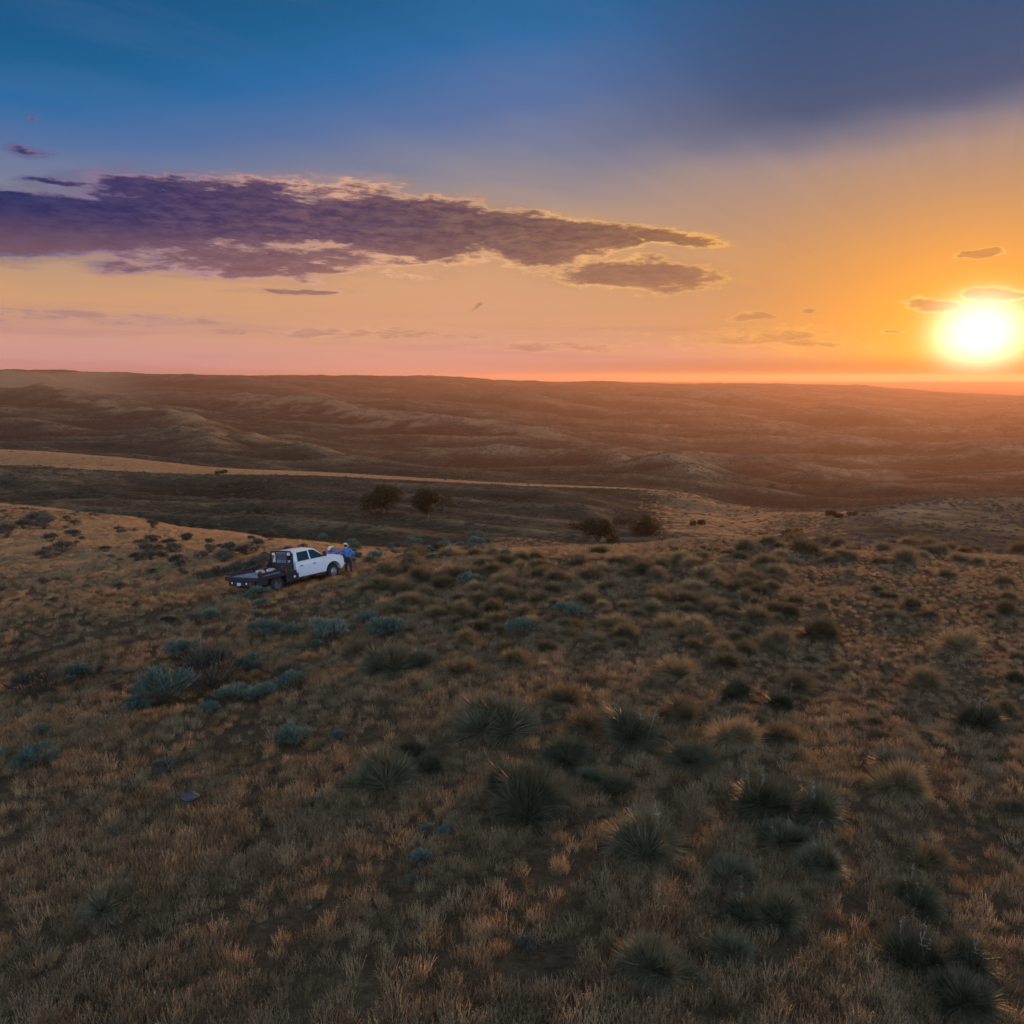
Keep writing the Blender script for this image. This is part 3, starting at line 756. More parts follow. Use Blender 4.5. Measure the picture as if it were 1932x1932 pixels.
# ---- hand-placed plants: (u of middle, row of foot, width in photo px, label)
YUCCA = [
    (740, 1275, 92, 'dark round yucca at the left end of the row of clumps behind the open grass'),
    (800, 1268, 72, 'dark yucca touching the right side of the biggest clump in its row'),
    (870, 1282, 76, 'single olive yucca just right of the dark double clump'),
    (975, 1262, 66, 'olive yucca with pale stems behind and right of the lone row clump'),
    (932, 1385, 128, 'lone broad dark green yucca standing in golden grass in mid field'),
    (1075, 1335, 84, 'olive yucca up the slope to the right of the lone broad dark one'),
    (1100, 1388, 80, 'olive yucca between the lone broad dark clump and the pair of wide ones'),
    (1195, 1418, 126, 'wide fuzzy grey green yucca with thin upright stems on the right slope'),
    (1300, 1452, 84, 'rounded yucca immediately right of the wide fuzzy one'),
    (1062, 1448, 92, 'low spreading yucca in golden grass above the large ragged mound'),
    (725, 1488, 118, 'big spiky dark yucca with a pale stone at its right side'),
    (776, 1436, 62, 'small blue green yucca behind the big spiky one with the stone'),
    (818, 1462, 60, 'small green yucca right of the pale stone'),
    (955, 1500, 80, 'dark yucca at the back left of the large ragged mound'),
    (1000, 1556, 150, 'large ragged dark yucca mound with pale leaf tips'),
    (1113, 1482, 54, 'small round yucca, left one of the pair above bare ground'),
    (1165, 1506, 64, 'spiky round yucca, right one of the pair above bare ground'),
    (1222, 1628, 142, 'big dark ball shaped yucca with white upright stalks'),
    (1440, 1556, 130, 'long yucca hedge with several tall thin stalks rising from it'),
    (1540, 1560, 100, 'rounded yucca at the upper right end of the long stalky hedge'),
    (1474, 1606, 92, 'yucca in front of the middle of the long stalky hedge'),
    (1545, 1648, 88, 'dark spiky yucca at the lower right of the long stalky hedge'),
    (1375, 1668, 86, 'grey green yucca alone between the ball shaped one and the hedge'),
    (1400, 1745, 88, 'yucca at the upper left of the front right cluster with a dead stalk by it'),
    (1475, 1755, 100, 'broad dark yucca on the right of the front cluster beside bare soil'),
    (1388, 1818, 80, 'star shaped yucca at the foot of the front right cluster'),
    (1221, 1845, 118, 'big blue green yucca with leaves fanned out low in the foreground'),
    (1298, 1866, 62, 'small drooping yucca leaning on the big blue green fan'),
    (1727, 1832, 112, 'dense yucca with two bent pale stalks close to the camera'),
    (1828, 1840, 108, 'dense yucca on the right of the one with two bent pale stalks'),
    (1815, 1924, 128, 'nearest yucca of all, cut by the bottom of the frame at the right'),
    (1752, 1640, 84, 'brownish half dry yucca in tall grass above the dense pair'),
    (1736, 1722, 92, 'ragged yucca with a leaning pale stem above the dense pair'),
    (1700, 1512, 108, 'brown yucca with long bleached radiating leaves on the right'),
    (1915, 1545, 60, 'dark yucca cut by the right edge of the frame'),
    (1305, 1228, 50, 'upright yucca with pale tips in the middle of the brown slope'),
    (1418, 1180, 70, 'yucca with two thin vertical stems on the right of the crowded slope'),
    (1466, 1222, 60, 'rounded straw tipped yucca at the right margin of the crowded slope'),
    (1406, 1236, 54, 'small dark footed yucca left of the straw tipped one'),
    (1550, 1216, 84, 'loose double yucca farthest right on the crowded slope'),
    (1375, 1266, 60, 'small yucca below the straw tipped one on brown ground'),
    (1288, 1288, 92, 'wide olive yucca mound on the upper middle slope'),
    (1512, 1312, 72, 'yucca with curved pale stalks at the edge of the open brown ground'),
    (1480, 1346, 62, 'yucca below the one with curved pale stalks'),
    (1291, 1368, 92, 'tall olive yucca above the row of wide mounds'),
    (1385, 1324, 66, 'yucca beside a pale dead shrub on the right slope'),
    (1395, 1418, 100, 'brownish yucca behind the purple dead stems'),
    (1466, 1408, 90, 'grey brown yucca with bleached twigs at its right'),
    (1809, 1245, 96, 'large soft brown yucca alone on the far right ground'),
    (1753, 1305, 78, 'brown yucca below the large soft one on the far right ground'),
    (1844, 1382, 76, 'dark centred yucca with thin stalks on open ground at far right'),
    (1697, 1470, 92, 'spreading yucca with star like dry leaves at right'),
    (1914, 1290, 40, 'small yucca by the right edge on open ground'),
    (1546, 1150, 36, 'tiny yucca alone on the bare brown slope'),
    (1715, 1155, 52, 'low yucca with a dry stem on the bare brown slope'),
    (1900, 1165, 52, 'yucca on the sunlit ground near the right edge'),
    (1518, 1048, 60, 'big upright yucca standing on the crest against the dark hollow'),
    (1706, 1070, 58, 'yucca on the crest below the shaded round hill'),
    (1408, 1050, 54, 'dark yucca mound on the crest left of the upright one'),
    (1781, 1094, 46, 'dark low yucca just inside the crest at right'),
    (950, 1112, 56, 'fan shaped yellow green yucca near the top of the middle slope'),
    (790, 1104, 56, 'wide yucca right of the cowboys beyond the first shrubs'),
    (1020, 1094, 50, 'yellow green yucca right of the fan shaped one'),
    (929, 1160, 46, 'yucca in the second row below the fan shaped one'),
    (985, 1168, 52, 'pale tipped yucca with several thin stems in the second row'),
    (873, 1166, 56, 'round olive yucca left of the pale tipped one'),
    (733, 1162, 60, 'stringy yucca with upright straws below right of the truck'),
    (880, 1222, 60, 'low yucca with white stems above the dark double clump'),
    (1034, 1232, 46, 'small feathery yucca right of the grey sagebrush patch'),
    (1182, 1212, 62, 'yucca with bright straw coloured tips in the middle slope'),
    (1125, 1236, 44, 'small yucca below the bright straw tipped one'),
    (1265, 1190, 58, 'rounded yucca behind the one with upright pale tips'),
    (1209, 1090, 56, 'yellowish yucca near the crest in front of the round tree'),
    (215, 1718, 100, 'dark spiky yucca alone in the left foreground'),
]
SAGE = [
    (486, 1136, 42, 'small pale green sagebrush directly below the tail of the truck'),
    (492, 1153, 34, 'second small sagebrush in the string below the tail of the truck'),
    (482, 1166, 22, 'lowest tiny sagebrush in the string below the tail of the truck'),
    (399, 1173, 38, 'grey green sagebrush down left of the truck in short grass'),
    (497, 1208, 58, 'two lobed sagebrush below the string of small ones'),
    (556, 1204, 44, 'bluish sagebrush at the left of the triple patch'),
    (620, 1218, 70, 'widest sagebrush of the triple patch below the truck'),
    (592, 1226, 32, 'small bright sagebrush at the foot of the triple patch'),
    (640, 1200, 44, 'sagebrush at the right rear of the triple patch'),
    (352, 1252, 72, 'teal sagebrush with a high tuft, top left of the large group'),
    (476, 1270, 52, 'blue green sagebrush on the upper right of the large group'),
    (400, 1306, 108, 'very dark green rounded bush in the middle of the large group'),
    (300, 1340, 112, 'largest teal sagebrush with fanned branches, front left of the large group'),
    (262, 1346, 48, 'teal side bush at the left foot of the largest fanned sagebrush'),
    (396, 1350, 40, 'small bright teal ball, front one of the large group'),
    (440, 1332, 62, 'grey green sagebrush between the bright ball and the full round one'),
    (490, 1326, 56, 'full round sagebrush right of the bright ball'),
    (554, 1308, 56, 'brushy sagebrush on the right of the large group'),
    (547, 1284, 46, 'low dark sagebrush just above the brushy one on the right'),
    (558, 1414, 66, 'lone silver teal sagebrush in golden grass at left middle'),
    (75, 1455, 72, 'dark teal sagebrush low at the far left'),
    (8, 1432, 32, 'sagebrush cut by the left edge of the frame'),
    (78, 1320, 92, 'long dark sagebrush sprawling at the left side'),
    (148, 1292, 58, 'teal topped sagebrush right of the long dark one'),
    (80, 1390, 34, 'small teal sagebrush above the low one at far left'),
    (311, 1466, 50, 'half dead dark sagebrush with a green front branch'),
    (222, 1580, 28, 'tiny bright green sagebrush in the left foreground grass'),
    (381, 1576, 26, 'tiny pale sagebrush in the left foreground grass'),
    (732, 1210, 66, 'light green mounded sagebrush right of the triple patch'),
    (693, 1182, 38, 'small teal sagebrush behind the light green mounded one'),
    (887, 1108, 42, 'ball shaped silver grey shrub on the middle slope'),
    (1079, 1175, 64, 'pale grey sagebrush patch among yuccas on the middle slope'),
    (985, 1208, 54, 'grey sagebrush beside the small feathery yucca'),
    (795, 1632, 40, 'slim teal sagebrush in the centre foreground'),
    (838, 1576, 34, 'thin feathery sagebrush up right of the slim teal one'),
    (805, 1572, 26, 'small faint sagebrush left of the thin feathery one'),
    (770, 1668, 26, 'tiny grey sagebrush at the foot of the slim teal one'),
    (1000, 1800, 50, 'flat pale sagebrush twigs over dark soil near the bottom'),
    (640, 1400, 34, 'faded sagebrush right of the lone silver teal one'),
    (45, 1002, 34, 'dark shrub in the gold grass at the left edge of the hill top'),
    (76, 998, 44, 'wide dark shrub on the gold hill top near the left edge'),
    (14, 1020, 40, 'green dark shrub low at the left edge of the gold hill top'),
]
ym = [yucca_mesh(i, M_yucca) for i in range(6)]
yo = [yucca_mesh(20 + i, M_oyucca, 0.8) for i in range(6)]
sm = [sage_mesh(i, M_sage) for i in range(5)]
sd = [sage_mesh(20 + i, M_dsage, 0.7) for i in range(4)]
stalks = [stalk_mesh(i) for i in range(4)]
PLANTED = []
def plant(name, me, u, row, wpx, nominal, label, cat, group, stalk=None, squash=1.0):
    p, t = ground_at(u, row - 0.10 * wpx)
    s = wpx / F_PX * (p.y * CP - p.z * SP) / nominal
    o = link(name, me)
    o.location = p - Vector((0, 0, 0.03))
    o.rotation_euler = (random.uniform(-.06, .06), random.uniform(-.06, .06), random.uniform(0, 6.28))
    o.scale = (s * random.uniform(0.88, 1.12), s * random.uniform(0.85, 1.1), s * squash)
    tag(o, label, cat, group)
    PLANTED.append((p.x, p.y, 0.5 * s * nominal))
    if stalk is not None:
        for q in range(2 + (int(u) % 3)):
            c = link('flower_stalk', stalks[(int(u) + q) % 4], o); c.rotation_euler = (0, 0, q * 1.9 + u); c.scale = (1, 1, random.uniform(0.8, 1.15))
    return o
for i, (u, row, w, lb) in enumerate(YUCCA):
    dry = any(k in lb for k in ('olive', 'brown', 'straw', 'yellow', 'pale tip')) or row < 1250
    st = stalks[i % 4] if any(k in lb for k in ('stalk', 'stem')) else None
    plant('yucca', (yo if dry else ym)[i % 6], u, row, w * 1.08, 1.12, lb, 'yucca', 'yucca clumps on the near hill', st, random.uniform(0.95, 1.2))
for i, (u, row, w, lb) in enumerate(SAGE):
    plant('sagebrush', (sd[i % 4] if 'dark' in lb and 'teal' not in lb else sm[i % 5]), u, row, w * 1.05, 0.9, lb, 'shrub', 'sagebrush on the near hill', None, random.uniform(0.8, 1.0))

def fill(n, box, wr, kind, label, group, minsep=0.6):
    k = 0; tries = 0
    while k < n and tries < n * 30:
        tries += 1
        u = random.uniform(box[0], box[2]); row = random.uniform(box[1], box[3])
        if perlin(np.array([u / 70.0]), np.array([row / 28.0]), 91)[0] < -0.25: continue
        p, t = ground_at(u, row)
        if t > 135: continue
        lp = TM.inverted() @ p
        if -7.5 < lp.x < 3.2 and -2.6 < lp.y < 2.6: continue
        w = random.uniform(*wr) * (t / 50)
        if any((p.x - a) ** 2 + (p.y - b) ** 2 < ((c + w * 0.5) * minsep) ** 2 for a, b, c in PLANTED): continue
        wpx = w * F_PX / (p.y * CP - p.z * SP)
        me, nm, nominal = {'yo': (random.choice(yo), 'yucca', 1.2), 'sd': (random.choice(sd), 'sagebrush', 1.12), 'sm': (random.choice(sm), 'sagebrush', 1.12)}[kind]
        plant(nm, me, u, row, wpx, nominal, label, 'yucca' if nm == 'yucca' else 'shrub', group, random.choice(stalks) if (nm == 'yucca' and random.random() < 0.07) else None, random.uniform(0.75, 1.0))
        k += 1
fill(150, (690, 1050, 1520, 1240), (1.2, 2.3), 'yo', 'one of the many small olive yuccas crowding the middle slope below the crest', 'small yuccas crowding the middle slope')
fill(34, (1290, 1028, 1932, 1070), (0.9, 1.7), 'yo', 'one of the small yuccas strung along the crest at the right', 'small yuccas along the right crest')
fill(26, (1500, 1085, 1932, 1420), (0.8, 1.5), 'yo', 'one of the small dry yuccas scattered over the open brown ground at right', 'small yuccas on the open brown ground')
fill(26, (1020, 1250, 1600, 1560), (0.9, 1.6), 'yo', 'one of the small dry yuccas between the large clumps on the right slope', 'small yuccas between the large clumps')
fill(14, (900, 1600, 1900, 1900), (0.5, 0.8), 'yo', 'one of the small half hidden yuccas in foreground grass', 'small yuccas in the foreground grass')
fill(40, (60, 985, 560, 1062), (0.4, 1.4), 'sd', 'one of the dark grey shrubs dotted over the gold grass beyond the truck', 'dark shrubs dotted over the gold grass')
fill(24, (230, 1020, 540, 1100), (0.5, 1.6), 'sd', 'one of the dark grey shrubs in the gold grass left of the truck', 'dark shrubs left of the truck')
fill(34, (560, 1020, 960, 1075), (0.7, 1.4), 'sm', 'one of the grey green sagebrushes edging the hill by the cowboys', 'sagebrush along the hill edge')
fill(22, (0, 1090, 420, 1330), (0.5, 1.0), 'sd', 'one of the small dark shrubs in the mown looking grass at left', 'small dark shrubs in the left grass')
fill(14, (0, 1400, 900, 1800), (0.3, 0.6), 'sd', 'one of the small dark weeds low in the left foreground grass', 'small dark weeds in the foreground grass')

# ---- grass
def grass():
    rg = np.random.default_rng(11)
    P = []
    for r0, r1, dens in ((8, 20, 30), (20, 34, 22), (34, 50, 14), (50, 75, 9), (75, 130, 5.0)):
        area = math.radians(2 * 36.5) / 2 * (r1 ** 2 - r0 ** 2)
        n = int(area * dens)
        rr = np.sqrt(rg.random(n) * (r1 ** 2 - r0 ** 2) + r0 ** 2); a = np.radians((rg.random(n) * 2 - 1) * 36.5)
        P.append(np.stack([rr * np.sin(a), rr * np.cos(a)], -1))
    P = np.vstack(P); x, y = P.T
    rr = np.hypot(x, y)
    u = 966 + F_PX * x / y * 1.03
    gold = gold_at(x, y)
    n1 = perlin(x / 6, y / 6, 21); n2 = perlin(x / 1.7, y / 1.7, 22); n3 = perlin(x / 0.6, y / 0.6, 23)
    dens = 0.72 + 0.55 * n1 + 0.75 * n2 + 0.35 * n3
    brown = sstep(u, 1100, 1600) * sstep(rr, 20, 28)         # short open ground at the right
    dens = dens + 0.6 * brown + gold * 0.5
    # old wheel tracks that run from the truck down to the left
    for off in (0, 1.9, 5.0, 6.8, 10.5, 12.0, 15.5):
        pts = []
        for (pu, pr) in ((455, 1112), (330, 1150), (170, 1205), (0, 1262), (-120, 1300)):
            q, _ = ground_at(pu, pr); pts.append((q.x - off * 0.25, q.y - off * 0.8))
        d = seg_dist(x, y, pts)
        dens = dens - 1.1 * (1 - sstep(d, 0.25, 0.75)) * (0.85 + 0.4 * n1)
    keep = rg.random(len(x)) < np.clip(dens + 0.1, 0.16, 1)
    # nothing grows through the truck, and bare soil in one patch of the foreground
    T = TM.inverted(); z = height(x, y)
    lx = T[0][0] * x + T[0][1] * y + T[0][2] * z + T[0][3]; lyy = T[1][0] * x + T[1][1] * y + T[1][2] * z + T[1][3]
    keep &= ~((lx > -5.6) & (lx < 1.0) & (np.abs(lyy) < 0.75))
    for (pu, pr, ra, rb) in ((545, 1745, 0.95, 0.35), (1010, 1825, 0.8, 0.5), (200, 1770, 0.8, 0.3), (1120, 1545, 0.9, 0.4), (800, 1700, 0.7, 0.3), (1480, 1800, 0.7, 0.25)):
        q, _ = ground_at(pu, pr)
        dd = ((x - q.x) * 0.8 + (y - q.y) * 0.6) / ra, ((y - q.y) * 0.8 - (x - q.x) * 0.6) / rb
        keep &= ~((dd[0] ** 2 + dd[1] ** 2 + 0.5 * n3) < 1)
    # plants shade out the grass at their feet
    for (a, b, c) in PLANTED: keep &= ((x - a) ** 2 + (y - b) ** 2 > (0.72 * c) ** 2)
    x, y, z, rr, gold, brown, n1 = (a[keep] for a in (x, y, z, rr, gold, brown, n1))
    n = len(x)
    print('grass', n)
    rot = np.stack([rg.normal(size=n) * 0.08, rg.normal(size=n) * 0.08, rg.random(n) * 6.283], -1)
    sc = (0.62 + 0.42 * rg.random(n) + 0.18 * n1) * (1 - 0.30 * brown) * (1 - 0.1 * sstep(rr, 40, 70))
    sc = np.clip(sc, 0.25, 1.3)
    wd = sc * (1 + 0.5 * sstep(rr, 30, 90))
    scatter('grass', np.stack([x, y, z], -1), rot, np.stack([wd, wd, sc], -1), [tuft_mesh(i) for i in range(8)] + [tuft_mesh(i, M_gold) for i in range(4)],
            np.where(rg.random(n) < np.clip(gold * 1.15, 0, 0.95), 8 + rg.integers(0, 4, n), rg.integers(0, 8, n)))
grass()

# ---- brush beyond the near crest: low shrubs past counting
def far_brush():
    rg = np.random.default_rng(12)
    n = 110000
    rr = np.exp(rg.random(n) ** 0.8 * (math.log(2200) - math.log(100)) + math.log(100)); a = np.radians((rg.random(n) * 2 - 1) * 36)
    x, y = rr * np.sin(a), rr * np.cos(a); z = height(x, y)
    gold = gold_at(x, y)
    k = perlin(x / 45, y / 45, 31) + 0.7 * perlin(x / 14, y / 14, 32) + 0.5 * perlin(x / 160, y / 160, 33)
    keep = (rg.random(n) < np.clip((rr / 330) ** 1.3, 0.12, 1) * np.clip(0.42 + 0.75 * k, 0.02, 1) * (1 - 0.95 * np.clip(gold * 1.5, 0, 1)))
    x, y, z, rr = (q[keep] for q in (x, y, z, rr)); n = len(x)
    s = (0.45 + 1.1 * rg.random(n) ** 2.5) * (0.8 + rr / 700.0) * 0.9
    scatter('brush', np.stack([x, y, z - 0.05], -1), np.stack([np.zeros(n), np.zeros(n), rg.random(n) * 6.28], -1),
            np.stack([s * 1.15, s * 1.15, s * 0.8], -1), [blob_shrub(i, M_dsage) for i in range(6)], rg.integers(0, 6, n))
far_brush()

def far_gold():
    rg = np.random.default_rng(13)
    n = 420000
    rr = np.sqrt(rg.random(n) * (620.0 ** 2 - 120 ** 2) + 120 ** 2); a = np.radians((rg.random(n) * 2 - 1) * 36)
    x, y = rr * np.sin(a), rr * np.cos(a)
    gold = gold_at(x, y)
    keep = rg.random(n) < gold * 1.0 * np.clip(0.8 + 0.5 * perlin(x / 25, y / 25, 61), 0.1, 1)
    x, y, gold, rr = x[keep], y[keep], gold[keep], rr[keep]; z = height(x, y); n = len(x)
    print('far gold', n)
    s = 0.8 + 0.5 * rg.random(n); w = 3.2 * (0.8 + 0.5 * rg.random(n))
    scatter('golden_grass', np.stack([x, y, z], -1), np.stack([np.zeros(n), np.zeros(n), rg.random(n) * 6.28], -1),
            np.stack([w, w, s], -1), [tuft_mesh(30 + i, M_gold) for i in range(4)], rg.integers(0, 4, n))
far_gold()

# ---- trees and bushes in the hollow
def leaf_cloud(rg, centres, radii, n, size):
    c = centres[rg.integers(0, len(centres), n)]; 
    k = rg.integers(0, len(centres), n); c = centres[k]; rad = radii[k]
    d = rg.normal(size=(n, 3)); d /= np.linalg.norm(d, axis=1, keepdims=True)
    p = c + d * rad[:, None] * (0.35 + 0.75 * rg.random(n) ** 0.6)[:, None] * np.array([1, 1, 0.8])
    e = rg.normal(size=(n, 3)); e /= np.linalg.norm(e, axis=1, keepdims=True)
    return blades(p, e, size * (0.7 + 0.7 * rg.random(n)), size * (0.6 + 0.5 * rg.random(n)), 0.2 * np.ones(n), 1, 0.5, rg)
def limb_mesh(paths, name, mat):
    parts = []
    for pts, r0, r1 in paths:
        pts = [np.array(p, float) for p in pts]; m = len(pts); k = 7; V = []
        for i, p in enumerate(pts):
            t = pts[min(i + 1, m - 1)] - pts[max(i - 1, 0)]; t = t / np.linalg.norm(t)
            s = np.cross(t, [0.3, 1, 0.1]); s /= np.linalg.norm(s); w = np.cross(t, s); rad = r0 + (r1 - r0) * i / (m - 1)
            for j in range(k):
                a = 2 * math.pi * j / k; V.append(p + (s * math.cos(a) + w * math.sin(a)) * rad)
        I = np.arange(m * k).reshape(m, k)
        parts.append((np.array(V), np.stack([I[:-1], np.roll(I, -1, 1)[:-1], np.roll(I, -1, 1)[1:], I[1:]], -1).reshape(-1, 4)))
    V, Fs = join(parts)
    return np_mesh(name, V, Fs, mat, smooth=True)
def tree(u, row, wpx, hpx, seed, label, lobes=9, name='tree', shape=1.0, leaves=8000, cat='tree', low=0.14, Y=None):
    rg = np.random.default_rng(seed)
    p, t = ground_at(u, row, 90.0)
    if Y:
        b = (row - hpx - 966) / F_PX; x = (u - 966) / F_PX / (CP - b * SP) * Y; p = Vector((x, Y, float(height(x, Y))))
    pm = F_PX / (p.y * CP - p.z * SP); W = wpx / pm; H = hpx / pm
    if Y: H = Y * float(row2s(row - hpx * 1.2)) - p.z
    root = bpy.data.objects.new(name, None); COL.objects.link(root); root.location = p
    tag(root, label, cat, 'trees in the hollow beyond the hill')
    C, Rd, paths = [], [], []
    for j in range(lobes):
        a = rg.random() * 6.283; q = math.sqrt(rg.random())
        zc = low + (0.88 - low) * (1 - 0.35 * q * q) * (0.20 + 0.80 * rg.random())
        env = (0.62 + 0.38 * math.sin(min(1, zc * 1.25) * math.pi)) * 0.36
        c = (W * env * q * math.cos(a), W * env * q * math.sin(a), H * zc)
        C.append(c); Rd.append(min(W, H) * (0.19 + 0.10 * rg.random()))
        st = (0, 0, H * 0.12)
        mid = (c[0] * 0.45 + rg.normal() * 0.1, c[1] * 0.45, H * 0.12 + (c[2] - H * 0.12) * 0.6)
        paths.append(([st, mid, c], 0.09 * H / 4, 0.025))
    paths.append(([(0, 0, -0.3), (0.05, 0.03, H * 0.15), (-0.05, 0, H * 0.4), (0, 0, H * 0.7)], 0.17 * H / 4, 0.05))
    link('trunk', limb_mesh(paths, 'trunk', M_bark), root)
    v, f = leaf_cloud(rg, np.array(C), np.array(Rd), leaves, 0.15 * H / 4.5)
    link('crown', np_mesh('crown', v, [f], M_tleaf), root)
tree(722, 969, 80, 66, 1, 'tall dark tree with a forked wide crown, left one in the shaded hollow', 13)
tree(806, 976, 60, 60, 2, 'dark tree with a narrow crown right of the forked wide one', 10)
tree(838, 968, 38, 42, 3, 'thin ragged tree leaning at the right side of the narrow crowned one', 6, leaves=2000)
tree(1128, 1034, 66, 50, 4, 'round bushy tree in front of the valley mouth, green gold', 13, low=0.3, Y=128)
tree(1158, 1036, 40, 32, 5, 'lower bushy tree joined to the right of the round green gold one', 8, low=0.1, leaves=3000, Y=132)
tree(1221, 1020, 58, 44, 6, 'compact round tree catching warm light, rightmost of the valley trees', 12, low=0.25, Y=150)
def bush(u, row, wpx, hpx, seed, label):
    rg = np.random.default_rng(seed)
    p, t = ground_at(u, row, 90.0)
    pm = F_PX / (p.y * CP - p.z * SP); W = wpx / pm; H = hpx / pm
    n = 9
    C = np.stack([(rg.random(n) - 0.5) * W * 0.75, (rg.random(n) - 0.5) * W * 0.5, H * (0.3 + 0.35 * rg.random(n))], -1)
    v, f = leaf_cloud(rg, C, np.full(n, H * 0.42), 1500, 0.22)
    o = link('bush', np_mesh('bush', v, [f], M_tleaf)); o.location = p
    tag(o, label, 'bush', 'dark bushes on the valley floor')
bush(1092, 998, 40, 15, 21, 'dark low bush left behind the round green gold tree')
bush(1176, 990, 50, 16, 22, 'long dark bush between the two round valley trees')
bush(1316, 992, 38, 13, 23, 'small dark bush alone on the pale valley floor')
bush(1494, 1014, 58, 19, 24, 'dark bush at the foot of the shaded round hill')
bush(1590, 975, 64, 12, 25, 'long thin line of bush on the flank of the shaded round hill')
bush(1456, 922, 24, 10, 26, 'tiny dark bush on the far valley side, left one of two')
bush(1500, 924, 18, 9, 27, 'tiny dark bush on the far valley side, right one of two')
bush(424, 895, 40, 9, 29, 'dark bush on the lower rim of the bright bench')
bush(830, 1040, 44, 12, 30, 'dark bush in the gully behind the sagebrush')

# ---- stones
def stone(u, row, wpx, seed, label):
    rg = np.random.default_rng(seed)
    bm = bmesh.new(); bmesh.ops.create_icosphere(bm, subdivisions=3, radius=0.5)
    for v in bm.verts:
        n = 0.16 * math.sin(v.co.x * 7 + seed) * math.cos(v.co.y * 6) + 0.1 * math.sin(v.co.z * 11 + seed)
        v.co *= 1 + n; v.co.z *= 0.5
    me = bpy.data.meshes.new('stone'); bm.to_mesh(me); bm.free(); me.materials.append(M_rock)
    p, t = ground_at(u, row); s = wpx / F_PX * (p.y * CP - p.z * SP)
    o = link('stone', me); o.location = p + Vector((0, 0, 0.12 * s + (0.18 if wpx > 30 else 0.06))); o.scale = (s, s * 0.7, s); o.rotation_euler = (0.1, 0.1, seed)
    tag(o, label, 'stone', 'stones lying in the grass')
stone(361, 1521, 34, 1, 'blue grey stone half sunk in dry grass at left')
stone(583, 1720, 15, 2, 'small grey stone at the end of the bare soil patch')
stone(786, 1452, 12, 3, 'pale stone at the side of the big spiky yucca')
stone(42, 1899, 16, 4, 'pale stone in the bottom left corner')

# ------------------------------------------------------------------ the flatbed truck (x forward from the front axle, y left, z up)
M_white = mat_simple('white_paint', (0.74, 0.76, 0.78), 0.32, coat=0.6, noise_amt=0.05, nscale=1.5)
M_black = mat_simple('black_steel', (0.018, 0.018, 0.020), 0.5, noise_amt=0.4, nscale=6)
M_rubber = mat_simple('tyre_rubber', (0.022, 0.021, 0.021), 0.9, noise_amt=0.3, nscale=20)
M_chrome = mat_simple('chrome', (0.75, 0.75, 0.77), 0.18, 1.0)
M_steel = mat_simple('wheel_steel', (0.38, 0.39, 0.42), 0.45, 0.6)
M_dsteel = mat_simple('dull_steel', (0.13, 0.13, 0.145), 0.6, 0.3)
M_glass = mat_simple('tinted_glass', (0.016, 0.040, 0.042), 0.06, 0.0, spec=0.8)
M_deck = mat_simple('worn_deck', (0.24, 0.26, 0.31), 0.55, 0.15, noise_amt=0.45, nscale=2.5)
M_trim = mat_simple('black_plastic', (0.02, 0.02, 0.022), 0.6)
M_red = mat_simple('red_lens', (0.35, 0.02, 0.02), 0.25)
M_lens = mat_simple('clear_lens', (0.72, 0.72, 0.70), 0.15)
M_plate = mat_simple('plate_paint', (0.35, 0.55, 0.75), 0.5)
M_sack = mat_simple('sack_paper', (0.50, 0.34, 0.28), 0.85, noise_amt=0.25, nscale=5, bump=0.3)

def bm_obj(name, bm, mat, parent=None, bevel=0.0, seg=2, smooth=False):
    me = bpy.data.meshes.new(name); bmesh.ops.recalc_face_normals(bm, faces=bm.faces[:]); bm.to_mesh(me); bm.free()
    me.materials.append(mat)
    if smooth:
        for p in me.polygons: p.use_smooth = True
    o = link(name, me, parent)
    if bevel:
        b = o.modifiers.new('bevel', 'BEVEL'); b.width = bevel; b.segments = seg; b.limit_method = 'ANGLE'; b.angle_limit = R(35)
    return o
def add_box(bm, x0, x1, y0, y1, z0, z1):
    v = [bm.verts.new(c) for c in ((x0, y0, z0), (x1, y0, z0), (x1, y1, z0), (x0, y1, z0), (x0, y0, z1), (x1, y0, z1), (x1, y1, z1), (x0, y1, z1))]
    for f in ((0, 3, 2, 1), (4, 5, 6, 7), (0, 1, 5, 4), (1, 2, 6, 5), (2, 3, 7, 6), (3, 0, 4, 7)): bm.faces.new([v[i] for i in f])
def add_prism(bm, pts, y0, y1, ytop=None):
    """outline in the x-z plane extruded across y"""
    a = [bm.verts.new((x, y0, z)) for x, z in pts]; b = [bm.verts.new((x, y1, z)) for x, z in pts]
    bm.faces.new(a); bm.faces.new(b[::-1])
    n = len(pts)
    for i in range(n): bm.faces.new((a[i], b[i], b[(i + 1) % n], a[(i + 1) % n]))
def add_lathe(bm, prof, cy=0, axis='y', n=32, cx=0, cz=0, cap=True):
    rings = []
    for r, h in prof:
        rings.append([bm.verts.new((cx + r * math.cos(2 * math.pi * k / n), cy + h, cz + r * math.sin(2 * math.pi * k / n))) for k in range(n)])
    for a, b in zip(rings[:-1], rings[1:]):
        for k in range(n): bm.faces.new((a[k], a[(k + 1) % n], b[(k + 1) % n], b[k]))
    if cap:
        for rg_ in (rings[0], rings[-1]): bm.faces.new(rg_)
    else:
        for k in range(n): bm.faces.new((rings[-1][k], rings[-1][(k + 1) % n], rings[0][(k + 1) % n], rings[0][k]))
